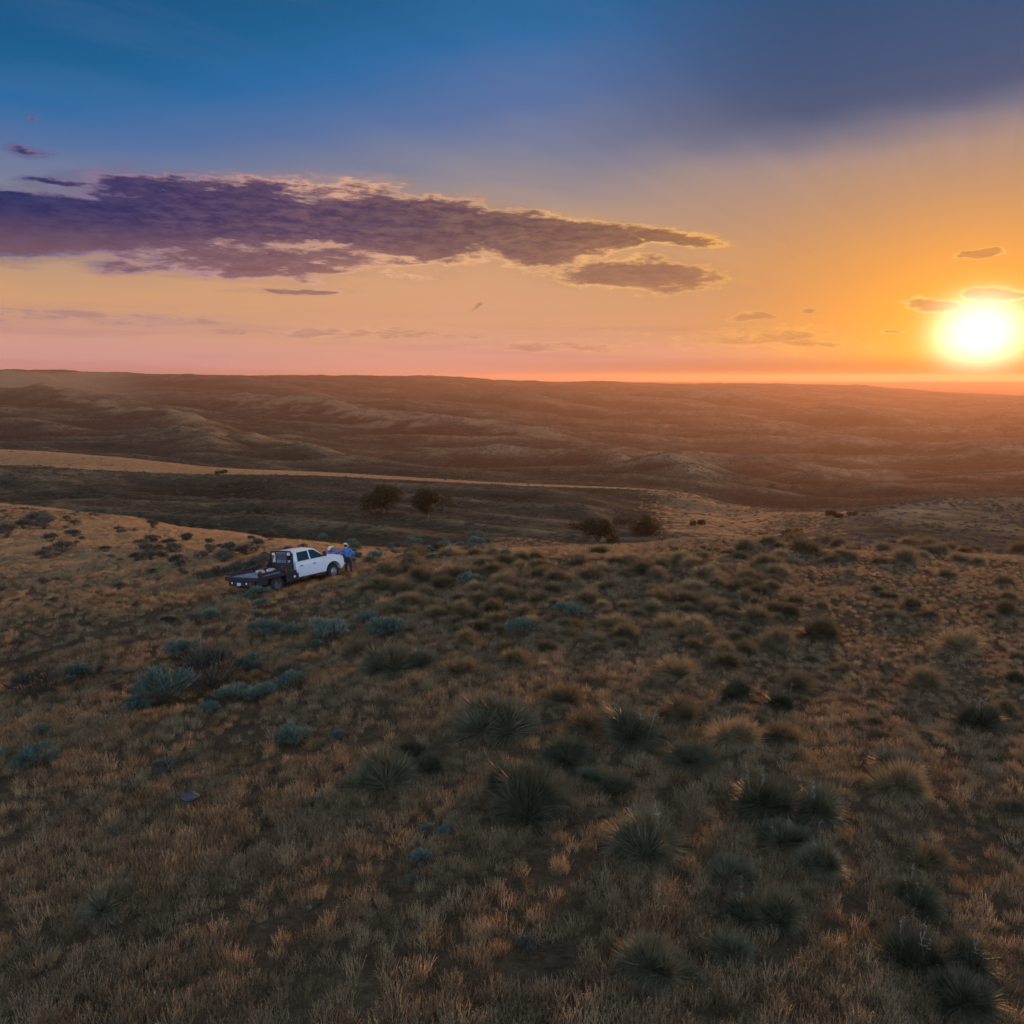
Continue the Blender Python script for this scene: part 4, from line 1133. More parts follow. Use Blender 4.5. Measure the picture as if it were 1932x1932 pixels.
def add_tube(bm, p, q, r, n=8, r2=None):
    p, q = Vector(p), Vector(q); t = (q - p).normalized(); s = t.cross(Vector((0.3, 0.2, 1))).normalized(); w = t.cross(s); r2 = r if r2 is None else r2
    A = [bm.verts.new(p + (s * math.cos(2 * math.pi * k / n) + w * math.sin(2 * math.pi * k / n)) * r) for k in range(n)]
    B = [bm.verts.new(q + (s * math.cos(2 * math.pi * k / n) + w * math.sin(2 * math.pi * k / n)) * r2) for k in range(n)]
    for k in range(n): bm.faces.new((A[k], A[(k + 1) % n], B[(k + 1) % n], B[k]))
    bm.faces.new(A[::-1]); bm.faces.new(B)

def build_truck():
    T = bpy.data.objects.new('flatbed_truck', None); COL.objects.link(T); T.matrix_world = TM
    tag(T, 'white crew cab pickup with a black steel flatbed parked on the grassy hillside', 'truck')
    # lower body with a front wheel arch
    arch = [(0.60 * math.cos(a), 0.40 + 0.60 * math.sin(a)) for a in np.radians(np.linspace(8, 172, 15))]
    prof = [(-2.74, 0.52), (-2.76, 0.95), (-2.74, 1.33), (-0.60, 1.36), (-0.45, 1.37), (0.30, 1.335), (0.66, 1.29), (0.83, 1.20), (0.90, 1.02), (0.90, 0.66), (0.80, 0.56)]
    bm = bmesh.new(); add_prism(bm, prof + arch + [(-0.62, 0.50)], -1.0, 1.0)
    for v in bm.verts:      # sides lean in towards the shoulder, nose tapers
        if v.co.z > 1.15: v.co.y *= 0.955
        if v.co.x > 0.6: v.co.y *= 0.95
        if v.co.x > 0.8 and v.co.z > 1.1: v.co.y *= 0.95
    body = bm_obj('body', bm, M_white, T, 0.045, 3)
    # cab above the belt line
    def yb(z): return 0.945 + (0.745 - 0.945) * (z - 1.33) / 0.60
    bm = bmesh.new()
    secs = []
    side = [(-2.73, 1.332), (-2.66, 1.84), (-2.56, 1.93), (-1.36, 1.945), (-1.18, 1.90), (-0.50, 1.352)]
    A = [bm.verts.new((x, -yb(z), z)) for x, z in side]; B = [bm.verts.new((x, yb(z), z)) for x, z in side]
    mid = {}
    for i, (x, z) in enumerate(side): mid[i] = bm.verts.new((x, 0, z + (0.035 if 1 <= i <= 4 else 0)))
    bm.faces.new(A); bm.faces.new(B[::-1])
    for i in range(6):
        j = (i + 1) % 6
        bm.faces.new((A[i], mid[i], mid[j], A[j])); bm.faces.new((mid[i], B[i], B[j], mid[j]))
    cab = bm_obj('cab', bm, M_white, T, 0.05, 3)
    # glass, doors, handles on both sides
    rear_w = [(-2.58, 1.385), (-1.75, 1.395), (-1.75, 1.845), (-2.49, 1.835)]
    front_w = [(-1.62, 1.395), (-0.66, 1.405), (-0.90, 1.60), (-1.24, 1.83), (-1.46, 1.855), (-1.62, 1.855)]
    def pane(name, pts, s, parent, mat, th=0.012, off=0.004):
        bm = bmesh.new()
        a = [bm.verts.new((x, s * (yb(z) + off), z)) for x, z in pts]; b = [bm.verts.new((x, s * (yb(z) + off - th), z)) for x, z in pts]
        bm.faces.new(a); bm.faces.new(b[::-1]); n = len(pts)
        for i in range(n): bm.faces.new((a[i], b[i], b[(i + 1) % n], a[(i + 1) % n]))
        return bm_obj(name, bm, mat, parent)
    def grow(pts, k):
        cx = sum(p[0] for p in pts) / len(pts); cz = sum(p[1] for p in pts) / len(pts)
        return [(cx + (x - cx) * k, cz + (z - cz) * (k + 0.03)) for x, z in pts]
    def yl(z): return 1.0
    def door(pts, s, hx):
        bm = bmesh.new()
        lay = [(1.003, 1.0), (1.016, 0.985)]
        cx = sum(p[0] for p in pts) / len(pts); cz = sum(p[1] for p in pts) / len(pts)
        rings = []
        for yy, k in lay: rings.append([bm.verts.new((cx + (x - cx) * k, s * yy, cz + (z - cz) * k)) for x, z in pts])
        rings.insert(0, [bm.verts.new((x, s * 0.98, z)) for x, z in pts])
        n = len(pts)
        for a, b in zip(rings[:-1], rings[1:]):
            for i in range(n): bm.faces.new((a[i], a[(i + 1) % n], b[(i + 1) % n], b[i]))
        bm.faces.new(rings[0]); bm.faces.new(rings[-1][::-1])
        d = bm_obj('door', bm, M_white, T)
        bm = bmesh.new(); add_box(bm, hx - 0.11, hx + 0.11, *sorted((s * 1.017, s * 1.05)), 1.10, 1.145); bm_obj('handle', bm, M_trim, d, 0.012)
        bm = bmesh.new(); add_box(bm, pts[0][0] + 0.05, pts[1][0] - 0.05, *sorted((s * 1.017, s * 1.024)), 0.70, 0.755); bm_obj('molding', bm, M_white, d, 0.01)
        return d
    for s in (-1, 1):
        d1 = door([(-2.66, 0.60), (-1.70, 0.60), (-1.70, 1.14), (-2.66, 1.14)], s, -2.42)
        d2 = door([(-1.675, 0.60), (-0.72, 0.60), (-0.66, 0.80), (-0.66, 1.14), (-1.675, 1.14)], s, -1.46)
        for w in (rear_w, front_w):
            pane('window_seal', grow(w, 1.05), s, T, M_trim, 0.012, 0.001)
            pane('window', w, s, T, M_glass, 0.012, 0.006)
        # mirror
        bm = bmesh.new(); add_box(bm, -0.86, -0.74, *sorted((s * 1.08, s * 1.30)), 1.42, 1.70); mo = bm_obj('mirror', bm, M_trim, T, 0.03)
        bm = bmesh.new(); add_tube(bm, (-0.80, s * 0.93, 1.48), (-0.80, s * 1.10, 1.52), 0.03); bm_obj('bracket', bm, M_trim, mo)
        # rocker strip and front fender marker
        bm = bmesh.new(); add_box(bm, -2.70, -0.70, *sorted((s * 0.96, s * 1.012)), 0.475, 0.53); bm_obj('rocker_panel', bm, M_chrome, T, 0.01)
        # head light, wraps the corner
        bm = bmesh.new(); add_box(bm, 0.72, 0.885, *sorted((s * 0.66, s * 0.925)), 1.00, 1.19); bm_obj('headlight', bm, M_lens, T, 0.02)
    # windscreen and back window
    def quad_pane(name, cs, mat, off):
        bm = bmesh.new(); c = [Vector(p) for p in cs]; n = (c[1] - c[0]).cross(c[2] - c[0]).normalized()
        a = [bm.verts.new(p + n * off) for p in c]; b = [bm.verts.new(p - n * 0.01) for p in c]
        bm.faces.new(a); bm.faces.new(b[::-1])
        for i in range(4): bm.faces.new((a[i], b[i], b[(i + 1) % 4], a[(i + 1) % 4]))
        bm_obj(name, bm, mat, T)
    quad_pane('windscreen', [(-0.60, -0.86, 1.43), (-0.60, 0.86, 1.43), (-1.14, 0.69, 1.87), (-1.14, -0.69, 1.87)], M_glass, 0.008)
    quad_pane('rear_window', [(-2.715, 0.72, 1.45), (-2.715, -0.72, 1.45), (-2.675, -0.60, 1.80), (-2.675, 0.60, 1.80)], M_glass, 0.008)
    # bonnet bulge, grille, bumper
    bm = bmesh.new(); add_prism(bm, [(-0.42, 1.34), (-0.42, 1.395), (0.25, 1.368), (0.62, 1.318), (0.66, 1.28)], -0.62, 0.62); bm_obj('bonnet', bm, M_white, T, 0.03, 2)
    bm = bmesh.new(); add_box(bm, -0.56, -0.44, -0.75, 0.75, 1.345, 1.385); bm_obj('wiper_cowl', bm, M_trim, T, 0.01)
    bm = bmesh.new(); add_box(bm, 0.87, 0.925, -0.62, 0.62, 0.80, 1.18); gr = bm_obj('grille', bm, M_trim, T, 0.015)
    for z in (0.88, 0.99, 1.10):
        bm = bmesh.new(); add_box(bm, 0.92, 0.94, -0.60, 0.60, z - 0.02, z + 0.02); bm_obj('grille_bar', bm, M_chrome, gr)
    # heavy black grille guard round the chrome bumper
    bm = bmesh.new(); add_box(bm, 0.86, 1.02, -0.98, 0.98, 0.56, 0.76); bm_obj('bumper', bm, M_chrome, T, 0.04, 3)
    bm = bmesh.new()
    for s in (-1, 1):
        add_box(bm, 1.03, 1.08, s * 0.42 - 0.03, s * 0.42 + 0.03, 0.58, 1.15)
        add_tube(bm, (1.05, s * 0.42, 1.12), (1.0, s * 0.90, 1.12), 0.028); add_tube(bm, (1.0, s * 0.90, 1.12), (1.0, s * 0.92, 0.82), 0.028); add_tube(bm, (1.0, s * 0.92, 0.82), (1.05, s * 0.42, 0.76), 0.028)
    add_tube(bm, (1.055, -0.42, 1.13), (1.055, 0.42, 1.13), 0.03); add_tube(bm, (1.055, -0.42, 0.86), (1.055, 0.42, 0.86), 0.028)
    bm_obj('grille_guard', bm, M_black, T)
    # running gear
    bm = bmesh.new()
    for s in (-1, 1): add_box(bm, -5.5, 0.75, s * 0.42 - 0.05, s * 0.42 + 0.05, 0.58, 0.74)
    add_box(bm, -1.0, 0.75, -0.52, 0.52, 0.52, 1.1); add_box(bm, -2.7, -0.8, -0.9, 0.9, 0.54, 0.60)
    add_tube(bm, (0, -0.8, 0.41), (0, 0.8, 0.41), 0.07); add_tube(bm, (-4.26, -0.8, 0.41), (-4.26, 0.8, 0.41), 0.09)
    bm.faces.ensure_lookup_table(); bm_obj('chassis', bm, M_black, T)
    def wheel(x, y, s, dual=False):
        r, w = 0.41, 0.25
        bm = bmesh.new()
        add_lathe(bm, [(0.235, -w / 2), (0.33, -w / 2 - 0.012), (r - 0.03, -w / 2 + 0.01), (r, -w / 2 + 0.04), (r, w / 2 - 0.04), (r - 0.03, w / 2 - 0.01), (0.33, w / 2 + 0.012), (0.235, w / 2)], cy=0, n=36, cap=False)
        for k in range(36):   # tread lugs
            a = 2 * math.pi * k / 36
            for yy in (-0.07, 0.07):
                c = Vector((math.cos(a) * (r + 0.006), yy, math.sin(a) * (r + 0.006))); t = Vector((-math.sin(a), 0, math.cos(a)))
                add_tube(bm, c - t * 0.018 + Vector((0, -0.045, 0)), c + t * 0.018 + Vector((0, 0.045, 0)), 0.014, 4)
        root = bpy.data.objects.new('wheel', None); COL.objects.link(root); root.parent = T; root.location = (x, y, r)
        bm_obj('tyre', bm, M_rubber, root)
        h = w / 2 * s
        bm = bmesh.new()
        if dual: pr = [(0.236, -h * 0.9), (0.236, h * 0.95), (0.205, h * 0.9), (0.195, -h * 0.1), (0.11, -h * 0.25), (0.10, h * 0.2), (0.055, h * 0.25)]
        else: pr = [(0.236, -h * 0.9), (0.236, h * 0.95), (0.215, h * 0.95), (0.205, h * 0.6), (0.13, h * 1.05), (0.12, h * 1.35), (0.07, h * 1.45)]
        add_lathe(bm, pr, n=28)
        bm_obj('rim', bm, M_dsteel if dual else M_steel, root, smooth=False)
        bm = bmesh.new()
        for k in range(8):
            a = 2 * math.pi * k / 8; hh = (-h * 0.2 if dual else h * 0.92)
            add_tube(bm, (0.165 * math.cos(a), hh, 0.165 * math.sin(a)), (0.165 * math.cos(a), hh + 0.035 * s, 0.165 * math.sin(a)), 0.02, 6)
        bm_obj('wheel_nuts', bm, M_chrome, root)
    for s in (-1, 1):
        wheel(0, s * 0.86, s); wheel(-4.26, s * 0.98, s, True); wheel(-4.26, s * 0.70, s, True)
    # the flat bed
    bm = bmesh.new(); add_box(bm, -5.62, -2.96, -1.06, 1.06, 0.90, 0.95)
    for k in range(9):
        pass
    bm_obj('deck', bm, M_deck, T, 0.004)
    bed = bmesh.new()
    for s in (-1, 1):
        add_box(bed, -5.62, -2.96, *sorted((s * 1.062, s * 1.20)), 0.80, 0.975)
        add_box(bed, -5.2, -3.0, s * 0.5 - 0.04, s * 0.5 + 0.04, 0.745, 0.898)
    bm_obj('bed_frame', bed, M_black, T, 0.01)
    bm = bmesh.new(); add_box(bm, -5.76, -5.625, -1.22, 1.22, 0.78, 0.985); tb = bm_obj('tail_beam', bm, M_black, T, 0.02)
    bm = bmesh.new(); add_box(bm, -5.70, -5.64, -1.02, 1.02, 0.50, 0.778); sk = bm_obj('tail_skirt', bm, M_black, T, 0.01)
    bm = bmesh.new(); add_box(bm, -5.715, -5.702, 0.02, 0.33, 0.53, 0.69); bm_obj('licence_plate', bm, M_plate, sk)
    for y in (0.72, -0.42, -0.72):
        bm = bmesh.new(); add_lathe(bm, [(0.05, 0), (0.05, 0.02), (0.03, 0.03)], n=14)
        for v in bm.verts: v.co = Vector((-5.702 - v.co.y, y + v.co.x, 0.66 + v.co.z))
        bm_obj('tail_light', bm, M_lens if y > 0 or y == -0.42 else M_red, sk)
    bm = bmesh.new(); add_box(bm, -5.95, -5.70, -0.06, 0.06, 0.46, 0.56); bm_obj('hitch', bm, M_black, T, 0.01)
    # tool boxes between cab and rear wheel, rear skirts, mud flaps
    for s in (-1, 1):
        bm = bmesh.new(); add_box(bm, -3.66, -2.80, *sorted((s * 0.55, s * 1.17)), 0.42, 0.798); bx_ = bm_obj('tool_box', bm, M_black, T, 0.015)
        bm = bmesh.new(); add_lathe(bm, [(0.065, 0), (0.065, 0.008)], n=18)
        for v in bm.verts: v.co = Vector((-3.10 + v.co.x, s * (1.171 + abs(v.co.y)), 0.64 + v.co.z))
        bm_obj('emblem', bm, M_lens, bx_)  # round emblem sticker on the box side
        bm = bmesh.new(); add_box(bm, -5.60, -4.92, *sorted((s * 0.55, s * 1.15)), 0.52, 0.798); bm_obj('rear_locker', bm, M_black, T, 0.015)
        bm = bmesh.new(); add_box(bm, -4.86, -4.84, *sorted((s * 0.55, s * 1.12)), 0.22, 0.798); bm_obj('mud_flap', bm, M_rubber, T)
    # bale arms folded along both sides
    for s in (-1, 1):
        bm = bmesh.new()
        p = [(-3.25, 1.10), (-3.7, 1.17), (-5.45, 1.05)]
        for (x0, z0), (x1, z1) in zip(p[:-1], p[1:]):
            add_prism(bm, [(x0, z0 - 0.07), (x0, z0 + 0.07), (x1, z1 + 0.06), (x1, z1 - 0.06)], s * 1.05, s * 1.17)
        am = bm_obj('bale_arm', bm, M_black, T, 0.008)
        bm = bmesh.new(); add_box(bm, -3.95, -3.66, *sorted((s * 1.0, s * 1.2)), 0.98, 1.30); bm_obj('pivot', bm, M_black, am, 0.03)
        bm = bmesh.new(); add_lathe(bm, [(0.04, -0.06), (0.16, -0.03), (0.16, 0.03), (0.04, 0.06)], cy=s * 1.11, n=18, cx=-5.35 if s < 0 else -4.55, cz=1.12 if s < 0 else 1.22); bm_obj('spinner', bm, M_black, am)
    bm = bmesh.new(); add_box(bm, -3.55, -3.08, -0.98, -0.55, 0.955, 1.10); bm_obj('pump_box', bm, M_dsteel, T, 0.02)
    bm = bmesh.new(); add_box(bm, -3.85, -3.05, 0.52, 0.98, 0.955, 1.13); bm_obj('deck_box', bm, M_black, T, 0.02)
    # headache rack
    rk = bmesh.new()
    x0, x1 = -2.94, -2.86
    def bar(a, b, w=0.045): add_tube(rk, a, b, w, 8)
    for s in (-1, 1):
        add_prism(rk, [(x0, 0.96), (x0, 1.84), (x1, 1.84), (x1, 0.96)], s * 0.80, s * 0.88)
        bar((-2.90, s * 0.84, 1.82), (-2.90, s * 0.72, 1.955)); bar((-2.90, s * 0.42, 1.32), (-2.90, s * 0.42, 1.93), 0.04)
        add_prism(rk, [(-3.35, 0.975), (-2.95, 1.60), (-2.95, 0.975)], s * 0.845, s * 0.872)      # side gusset
    bar((-2.90, -0.73, 1.955), (-2.90, 0.73, 1.955))
    add_box(rk, -2.93, -2.87, -0.79, 0.79, 0.96, 1.34)
    rack = bm_obj('headache_rack', rk, M_black, T)
    lv = bmesh.new()
    for k in range(7):
        z = 1.40 + k * 0.075
        add_prism(lv, [(-2.935, z), (-2.925, z + 0.012), (-2.875, z + 0.045), (-2.880, z + 0.033)], -0.40, 0.40)
    bm_obj('louvre', lv, M_dsteel, rack)
    for s in (-1, 1):
        bm = bmesh.new(); add_box(bm, -2.935, -2.885, *sorted((s * 0.50, s * 0.70)), 1.74, 1.86); bm_obj('work_light', bm, M_lens, rack, 0.01)
    return T
TRUCK = build_truck()

def sack(lx, ly, rot, label, s=1.0):
    bm = bmesh.new(); bmesh.ops.create_icosphere(bm, subdivisions=4, radius=1.0)
    for v in bm.verts:
        x, y, z = v.co
        f = lambda t, p: math.copysign(abs(t) ** p, t)
        v.co = Vector((f(x, 0.55) * 0.40, f(y, 0.6) * 0.24, f(z, 0.8) * 0.085 * (1 + 0.12 * math.sin(x * 9 + rot * 5) * math.cos(y * 7))))
    me = bpy.data.meshes.new('feed_sack'); bm.to_mesh(me); bm.free(); me.materials.append(M_sack)
    for p in me.polygons: p.use_smooth = True
    o = link('feed_sack', me); o.matrix_world = TM @ Matrix.Translation((lx, ly, 0.95 + 0.082 * s)) @ Matrix.Rotation(rot, 4, 'Z') @ Matrix.Scale(s, 4)
    tag(o, label, 'sack', 'feed sacks on the truck bed')
sack(-4.18, 0.28, 0.95, 'pinkish feed sack lying on the flatbed, the one nearer the tail')
sack(-3.62, 0.10, 0.75, 'pinkish feed sack lying on the flatbed, the one nearer the cab')

# ------------------------------------------------------------------ the two men
M_skin = mat_simple('skin', (0.36, 0.20, 0.14), 0.6)
M_shirt = mat_simple('blue_shirt', (0.030, 0.135, 0.42), 0.85, noise_amt=0.15, nscale=6)
M_shirt2 = mat_simple('sky_blue_shirt', (0.035, 0.16, 0.40), 0.85, noise_amt=0.15, nscale=6)
M_jeans = mat_simple('dark_jeans', (0.018, 0.020, 0.032), 0.9, noise_amt=0.25, nscale=8)
M_hat = mat_simple('straw_hat', (0.66, 0.58, 0.47), 0.8, noise_amt=0.08, nscale=30)
M_boot = mat_simple('boot_leather', (0.05, 0.032, 0.022), 0.6)
M_hair = mat_simple('hair', (0.03, 0.022, 0.018), 0.8)
M_belt = mat_simple('belt_leather', (0.05, 0.03, 0.02), 0.5)

def skin_obj(name, joints, bones, mat, parent, sub=2):
    """joints {name: (pos, radius)}; bones [(a, b)]; the first joint is the root"""
    names = list(joints); me = bpy.data.meshes.new(name)
    me.from_pydata([tuple(joints[n][0]) for n in names], [(names.index(a), names.index(b)) for a, b in bones], [])
    me.materials.append(mat)
    o = link(name, me, parent)
    sk = o.modifiers.new('skin', 'SKIN'); sk.use_smooth_shade = True; sk.branch_smoothing = 0.6
    sl = me.skin_vertices[0]
    for i, n in enumerate(names):
        r = joints[n][1]; sl.data[i].radius = r if isinstance(r, tuple) else (r, r); sl.data[i].use_root = (i == 0)
    sb = o.modifiers.new('smooth', 'SUBSURF'); sb.levels = sub; sb.render_levels = sub
    return o
def lerp(a, b, t): return tuple(a[i] + (b[i] - a[i]) * t for i in range(3))

def person(origin, heading, J, label, shirt, tilt=0.0):
    """J: joint positions in the person's own frame (x to the right, y forwards, z up)"""
    root = bpy.data.objects.new('person', None); COL.objects.link(root)
    root.location = origin; root.rotation_euler = (0, 0, heading)
    tag(root, label, 'person')
    j = {k: Vector(v) for k, v in J.items()}
    pel, ch, nk, hd = j['pelvis'], j['chest'], j['neck'], j['head']
    body = {'pelvis': (pel, (0.12, 0.09)), 'waist': (pel.lerp(ch, .45), (0.11, 0.08)), 'chest': (ch, (0.13, 0.09)), 'neck': (nk, 0.055), 'head_base': (nk.lerp(hd, .55), 0.065),
            'head': (hd, (0.078, 0.095)), 'crown': (hd + (hd - nk).normalized() * 0.10, (0.06, 0.075))}
    bones = [('pelvis', 'waist'), ('waist', 'chest'), ('chest', 'neck'), ('neck', 'head_base'), ('head_base', 'head'), ('head', 'crown')]
    for s in 'LR':
        body['hip' + s] = (j['hip' + s], 0.092); body['knee' + s] = (j['knee' + s], 0.060); body['ankle' + s] = (j['ankle' + s], 0.042); body['toe' + s] = (j['toe' + s], 0.035)
        body['sh' + s] = (j['sh' + s], 0.048); body['el' + s] = (j['el' + s], 0.042); body['wr' + s] = (j['wr' + s], 0.028)
        body['palm' + s] = (j['wr' + s].lerp(j['hand' + s], 0.55), (0.040, 0.022)); 
        bones += [('pelvis', 'hip' + s), ('hip' + s, 'knee' + s), ('knee' + s, 'ankle' + s), ('ankle' + s, 'toe' + s), ('chest', 'sh' + s), ('sh' + s, 'el' + s), ('el' + s, 'wr' + s), ('wr' + s, 'palm' + s)]
        d = (j['hand' + s] - j['wr' + s]).normalized(); sd = d.cross(Vector((0, 0.2, 1))).normalized()
        pc = body['palm' + s][0]
        for q, (o_, ln) in enumerate(((-0.030, .072), (-0.010, .082), (0.010, .078), (0.030, .062))):
            a = 'f%d%s' % (q, s); b = 'g%d%s' % (q, s)
            body[a] = (pc + d * 0.045 + sd * o_, 0.0095); body[b] = (pc + d * (0.045 + ln * 0.6) + sd * o_ * 1.15 + Vector((0, 0, -0.008)), 0.008)
            c = 'h%d%s' % (q, s); body[c] = (pc + d * (0.045 + ln * 0.9) + sd * o_ * 1.15 + Vector((0, 0, -0.03)), 0.007)
            bones += [('palm' + s, a), (a, b), (b, c)]
        a = 'th' + s; body[a] = (pc - sd * 0.045 + d * 0.01, 0.011); b = 'ti' + s; body[b] = (pc - sd * 0.062 + d * 0.045, 0.009); bones += [('palm' + s, a), (a, b)]
    # face: nose and chin grow from the head
    f = j['face'].normalized()
    body['nose'] = (hd + f * 0.115 - (hd - nk).normalized() * 0.01, 0.014); body['chin'] = (hd + f * 0.075 - (hd - nk).normalized() * 0.075, 0.032)
    bones += [('head', 'nose'), ('head_base', 'chin')]
    skin_obj('body', body, bones, M_skin, root)
    # shirt
    S_ = {'waist0': (pel.lerp(ch, -0.05), (0.20, 0.15)), 'waist': (pel.lerp(ch, .45), (0.20, 0.16)), 'chest': (ch, (0.25, 0.165)), 'collar': (ch.lerp(nk, .85), 0.10)}
    b2 = [('waist0', 'waist'), ('waist', 'chest'), ('chest', 'collar')]
    for s in 'LR':
        S_['sh' + s] = (j['sh' + s], 0.105); S_['el' + s] = (j['el' + s], 0.075); S_['cuff' + s] = (j['el' + s].lerp(j['wr' + s], .88), 0.044)
        b2 += [('chest', 'sh' + s), ('sh' + s, 'el' + s), ('el' + s, 'cuff' + s)]
    skin_obj('shirt', S_, b2, shirt, root)
    Jn = {'pelvis': (pel, (0.20, 0.15)), 'belt': (pel.lerp(ch, .12), (0.185, 0.14))}
    b3 = [('pelvis', 'belt')]
    for s in 'LR':
        Jn['hip' + s] = (j['hip' + s], 0.125); Jn['knee' + s] = (j['knee' + s], 0.09); Jn['hem' + s] = (j['knee' + s].lerp(j['ankle' + s], .9), 0.075)
        b3 += [('pelvis', 'hip' + s), ('hip' + s, 'knee' + s), ('knee' + s, 'hem' + s)]
    skin_obj('jeans', Jn, b3, M_jeans, root)
    for s in 'LR':
        skin_obj('boot', {'a': (j['ankle' + s] + Vector((0, 0, 0.05)), 0.056), 'b': (j['ankle' + s] + Vector((0, 0, -0.035)), 0.052), 'c': (j['toe' + s], (0.050, 0.034))}, [('a', 'b'), ('b', 'c')], M_boot, root)
    up = (hd - nk).normalized(); rt = f.cross(up).normalized()
    bm = bmesh.new(); n = 28
    c = hd + up * 0.075
    prof = [(0.0, 0.095), (0.055, 0.105), (0.086, 0.092), (0.098, 0.05), (0.104, 0.0), (0.14, -0.004), (0.178, 0.0), (0.183, -0.008), (0.15, -0.014), (0.098, -0.012)]
    rings = []
    for r0, h in prof:
        ring = []
        for k in range(n):
            a = 2 * math.pi * k / n; cx, cy = math.cos(a), math.sin(a)
            curl = 0.0
            if r0 > 0.12: curl = 0.055 * (abs(cx) ** 2.5) * (r0 - 0.1) / 0.1 - 0.02 * abs(cy) ** 3 * (r0 - 0.1) / 0.1
            dent = -0.028 * math.exp(-(cx * r0 / 0.03) ** 2) if h > 0.09 else 0
            pinch = 0.86 if (h > 0.1 and cy > 0.3) else 1.0
            ring.append(bm.verts.new(c + rt * (cx * r0 * 0.92 * pinch) + f * (cy * r0 * 1.14) + up * (h + curl + dent)))
        rings.append(ring)
    for a_, b_ in zip(rings[:-1], rings[1:]):
        for k in range(n): bm.faces.new((a_[k], a_[(k + 1) % n], b_[(k + 1) % n], b_[k]))
    hat = bm_obj('hat', bm, M_hat, root, smooth=True)
    bm = bmesh.new()
    R1 = [[bm.verts.new(c + rt * math.cos(2 * math.pi * k / n) * 0.1045 * 0.93 + f * math.sin(2 * math.pi * k / n) * 0.1045 * 1.15 + up * h) for k in range(n)] for h in (0.004, 0.028)]
    for k in range(n): bm.faces.new((R1[0][k], R1[0][(k + 1) % n], R1[1][(k + 1) % n], R1[1][k]))
    bm_obj('hat_band', bm, M_belt, hat)
    # hair below the hat, at the back of the head
    bm = bmesh.new(); bmesh.ops.create_icosphere(bm, subdivisions=3, radius=1.0)
    for v in bm.verts: v.co = (hd - f * 0.018 + up * 0.0) + rt * v.co.x * 0.092 + f * v.co.y * 0.098 + up * v.co.z * 0.085
    bm_obj('hair', bm, M_hair, root, smooth=True)
    for s in (-1, 1):
        bm = bmesh.new(); bmesh.ops.create_icosphere(bm, subdivisions=2, radius=1.0)
        for v in bm.verts: v.co = (hd - up * 0.02 + rt * s * 0.097) + rt * v.co.x * 0.012 + f * v.co.y * 0.02 + up * v.co.z * 0.032
        bm_obj('ear', bm, M_skin, root, smooth=True)
    for s in (-1, 1):
        bm = bmesh.new(); bmesh.ops.create_icosphere(bm, subdivisions=2, radius=0.014)
        for v in bm.verts: v.co += hd + f * 0.088 + rt * s * 0.032 + up * 0.012
        bm_obj('eye', bm, M_hair, root, smooth=True)
    # belt
    bm = bmesh.new(); add_c = pel.lerp(ch, 0.10)
    R1 = [[bm.verts.new(add_c + Vector((math.cos(2 * math.pi * k / n) * 0.178, math.sin(2 * math.pi * k / n) * 0.142, h))) for k in range(n)] for h in (-0.03, 0.015)]
    for k in range(n): bm.faces.new((R1[0][k], R1[0][(k + 1) % n], R1[1][(k + 1) % n], R1[1][k]))
    bm_obj('belt', bm, M_belt, root)
    return root

def lp2w(x, y, z=0.0): return TM @ Vector((x, y, z))
# the taller man stands at the near front corner with his back to us, left forearm on the bonnet
pR = lp2w(1.42, -0.72); pR.z = float(height(pR.x, pR.y))
HB = lp2w(0.55, -0.45, 1.40)        # where his left hand rests
hdg = R(10)
def to_local(p, org, hd):
    d = p - org; c, s = math.cos(-hd), math.sin(-hd)
    return (d.x * c - d.y * s, d.x * s + d.y * c, d.z)
hl = to_local(HB, pR, hdg)
wl = Vector(hl) + (Vector((-0.27, 0.12, 1.46)) - Vector(hl)).normalized() * 0.10
person(pR, hdg, {
    'pelvis': (0.02, 0.0, 0.98), 'chest': (-0.07, 0.10, 1.37), 'neck': (-0.11, 0.16, 1.55), 'head': (-0.13, 0.21, 1.68), 'face': (-0.4, 1.0, -0.25),
    'hipL': (-0.09, 0.0, 0.90), 'hipR': (0.12, 0.0, 0.90), 'kneeL': (-0.12, 0.04, 0.48), 'kneeR': (0.16, -0.01, 0.48), 'ankleL': (-0.13, 0.0, 0.08), 'ankleR': (0.20, -0.12, 0.08),
    'toeL': (-0.15, 0.15, 0.035), 'toeR': (0.26, 0.03, 0.035),
    'shL': (-0.27, 0.12, 1.46), 'shR': (0.15, 0.12, 1.45), 'elL': tuple(Vector((-0.27, 0.12, 1.46)).lerp(Vector(wl), 0.52) + Vector((-0.02, -0.02, -0.07))), 'wrL': tuple(wl), 'handL': hl,
    'elR': (0.34, 0.04, 1.20), 'wrR': (0.24, 0.10, 0.99), 'handR': (0.17, 0.16, 0.95)},
    'man in a bright blue shirt and pale hat standing at the truck nose, back turned', M_shirt)
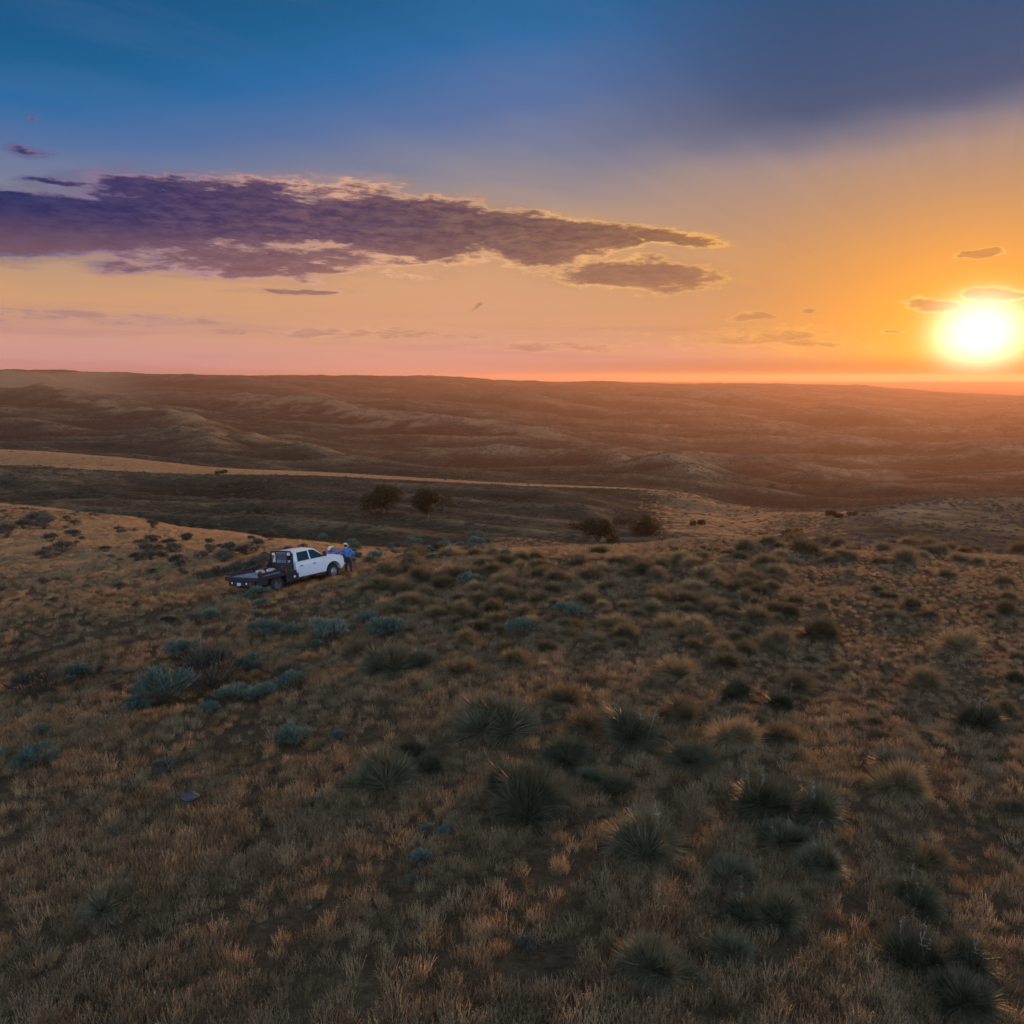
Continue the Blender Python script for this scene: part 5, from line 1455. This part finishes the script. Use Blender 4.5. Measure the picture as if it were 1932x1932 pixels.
# the other man leans over the bonnet from the far side
pL = lp2w(1.58, 0.44); pL.z = float(height(pL.x, pL.y))
hdl = math.atan2(-(lp2w(0.5, 0.25).x - pL.x), lp2w(0.5, 0.25).y - pL.y)
H1 = Vector(to_local(lp2w(0.72, 0.52, 1.34), pL, hdl)); H2 = Vector(to_local(lp2w(0.74, 0.16, 1.34), pL, hdl))
shl, shr = Vector((-0.20, 0.24, 1.42)), Vector((0.20, 0.24, 1.42))
def arm(sh, h, out):
    w = h + (sh - h).normalized() * 0.10
    return tuple(sh.lerp(w, 0.52) + Vector((out, -0.02, -0.13))), tuple(w), tuple(h)
hands = sorted((H1, H2), key=lambda v: v.x)
e1, w1_, h1_ = arm(shl, hands[0], -0.08); e2, w2_, h2_ = arm(shr, hands[1], 0.08)
person(pL, hdl, {
    'pelvis': (0, -0.06, 0.96), 'chest': (0, 0.18, 1.34), 'neck': (0, 0.29, 1.48), 'head': (0.02, 0.38, 1.58), 'face': (0.25, 1.0, -0.55),
    'hipL': (-0.11, -0.06, 0.88), 'hipR': (0.11, -0.06, 0.88), 'kneeL': (-0.13, 0.02, 0.46), 'kneeR': (0.14, -0.04, 0.46), 'ankleL': (-0.14, -0.06, 0.08), 'ankleR': (0.16, -0.18, 0.08),
    'toeL': (-0.16, 0.09, 0.035), 'toeR': (0.20, -0.03, 0.035), 'shL': tuple(shl), 'shR': tuple(shr),
    'elL': e1, 'wrL': w1_, 'handL': h1_, 'elR': e2, 'wrR': w2_, 'handR': h2_},
    'man in a blue shirt and pale hat bending over the bonnet, mostly hidden behind it', M_shirt2)

# ------------------------------------------------------------------ haze
def build_haze():
    zt = float(Z_.max()) + 6.0; zb = float(Z_.min()) - 1.5; h = 15000.0
    V = [(-h, -h, zb), (h, -h, zb), (h, h, zb), (-h, h, zb), (-h, -h, zt), (h, -h, zt), (h, h, zt), (-h, h, zt)]
    Fq = np.array([[0, 3, 2, 1], [4, 5, 6, 7], [0, 1, 5, 4], [1, 2, 6, 5], [2, 3, 7, 6], [3, 0, 4, 7]])
    m = bpy.data.materials.new('haze'); m.use_nodes = True
    nt = m.node_tree; nt.nodes.clear()
    g = G(nt)
    v = g.n('ShaderNodeVolumePrincipled')
    v.inputs['Color'].default_value = (0.88, 0.55, 0.38, 1)
    v.inputs['Density'].default_value = HAZE_D
    v.inputs['Anisotropy'].default_value = 0.50
    o = g.n('ShaderNodeOutputMaterial'); nt.links.new(v.outputs[0], o.inputs['Volume'])
    m.cycles.homogeneous_volume = True
    hz = link('haze', np_mesh('haze', V, [Fq], m))
    tag(hz, kind='stuff')
    print('haze', zb, zt)
HAZE_D = 9.5e-5
build_haze()
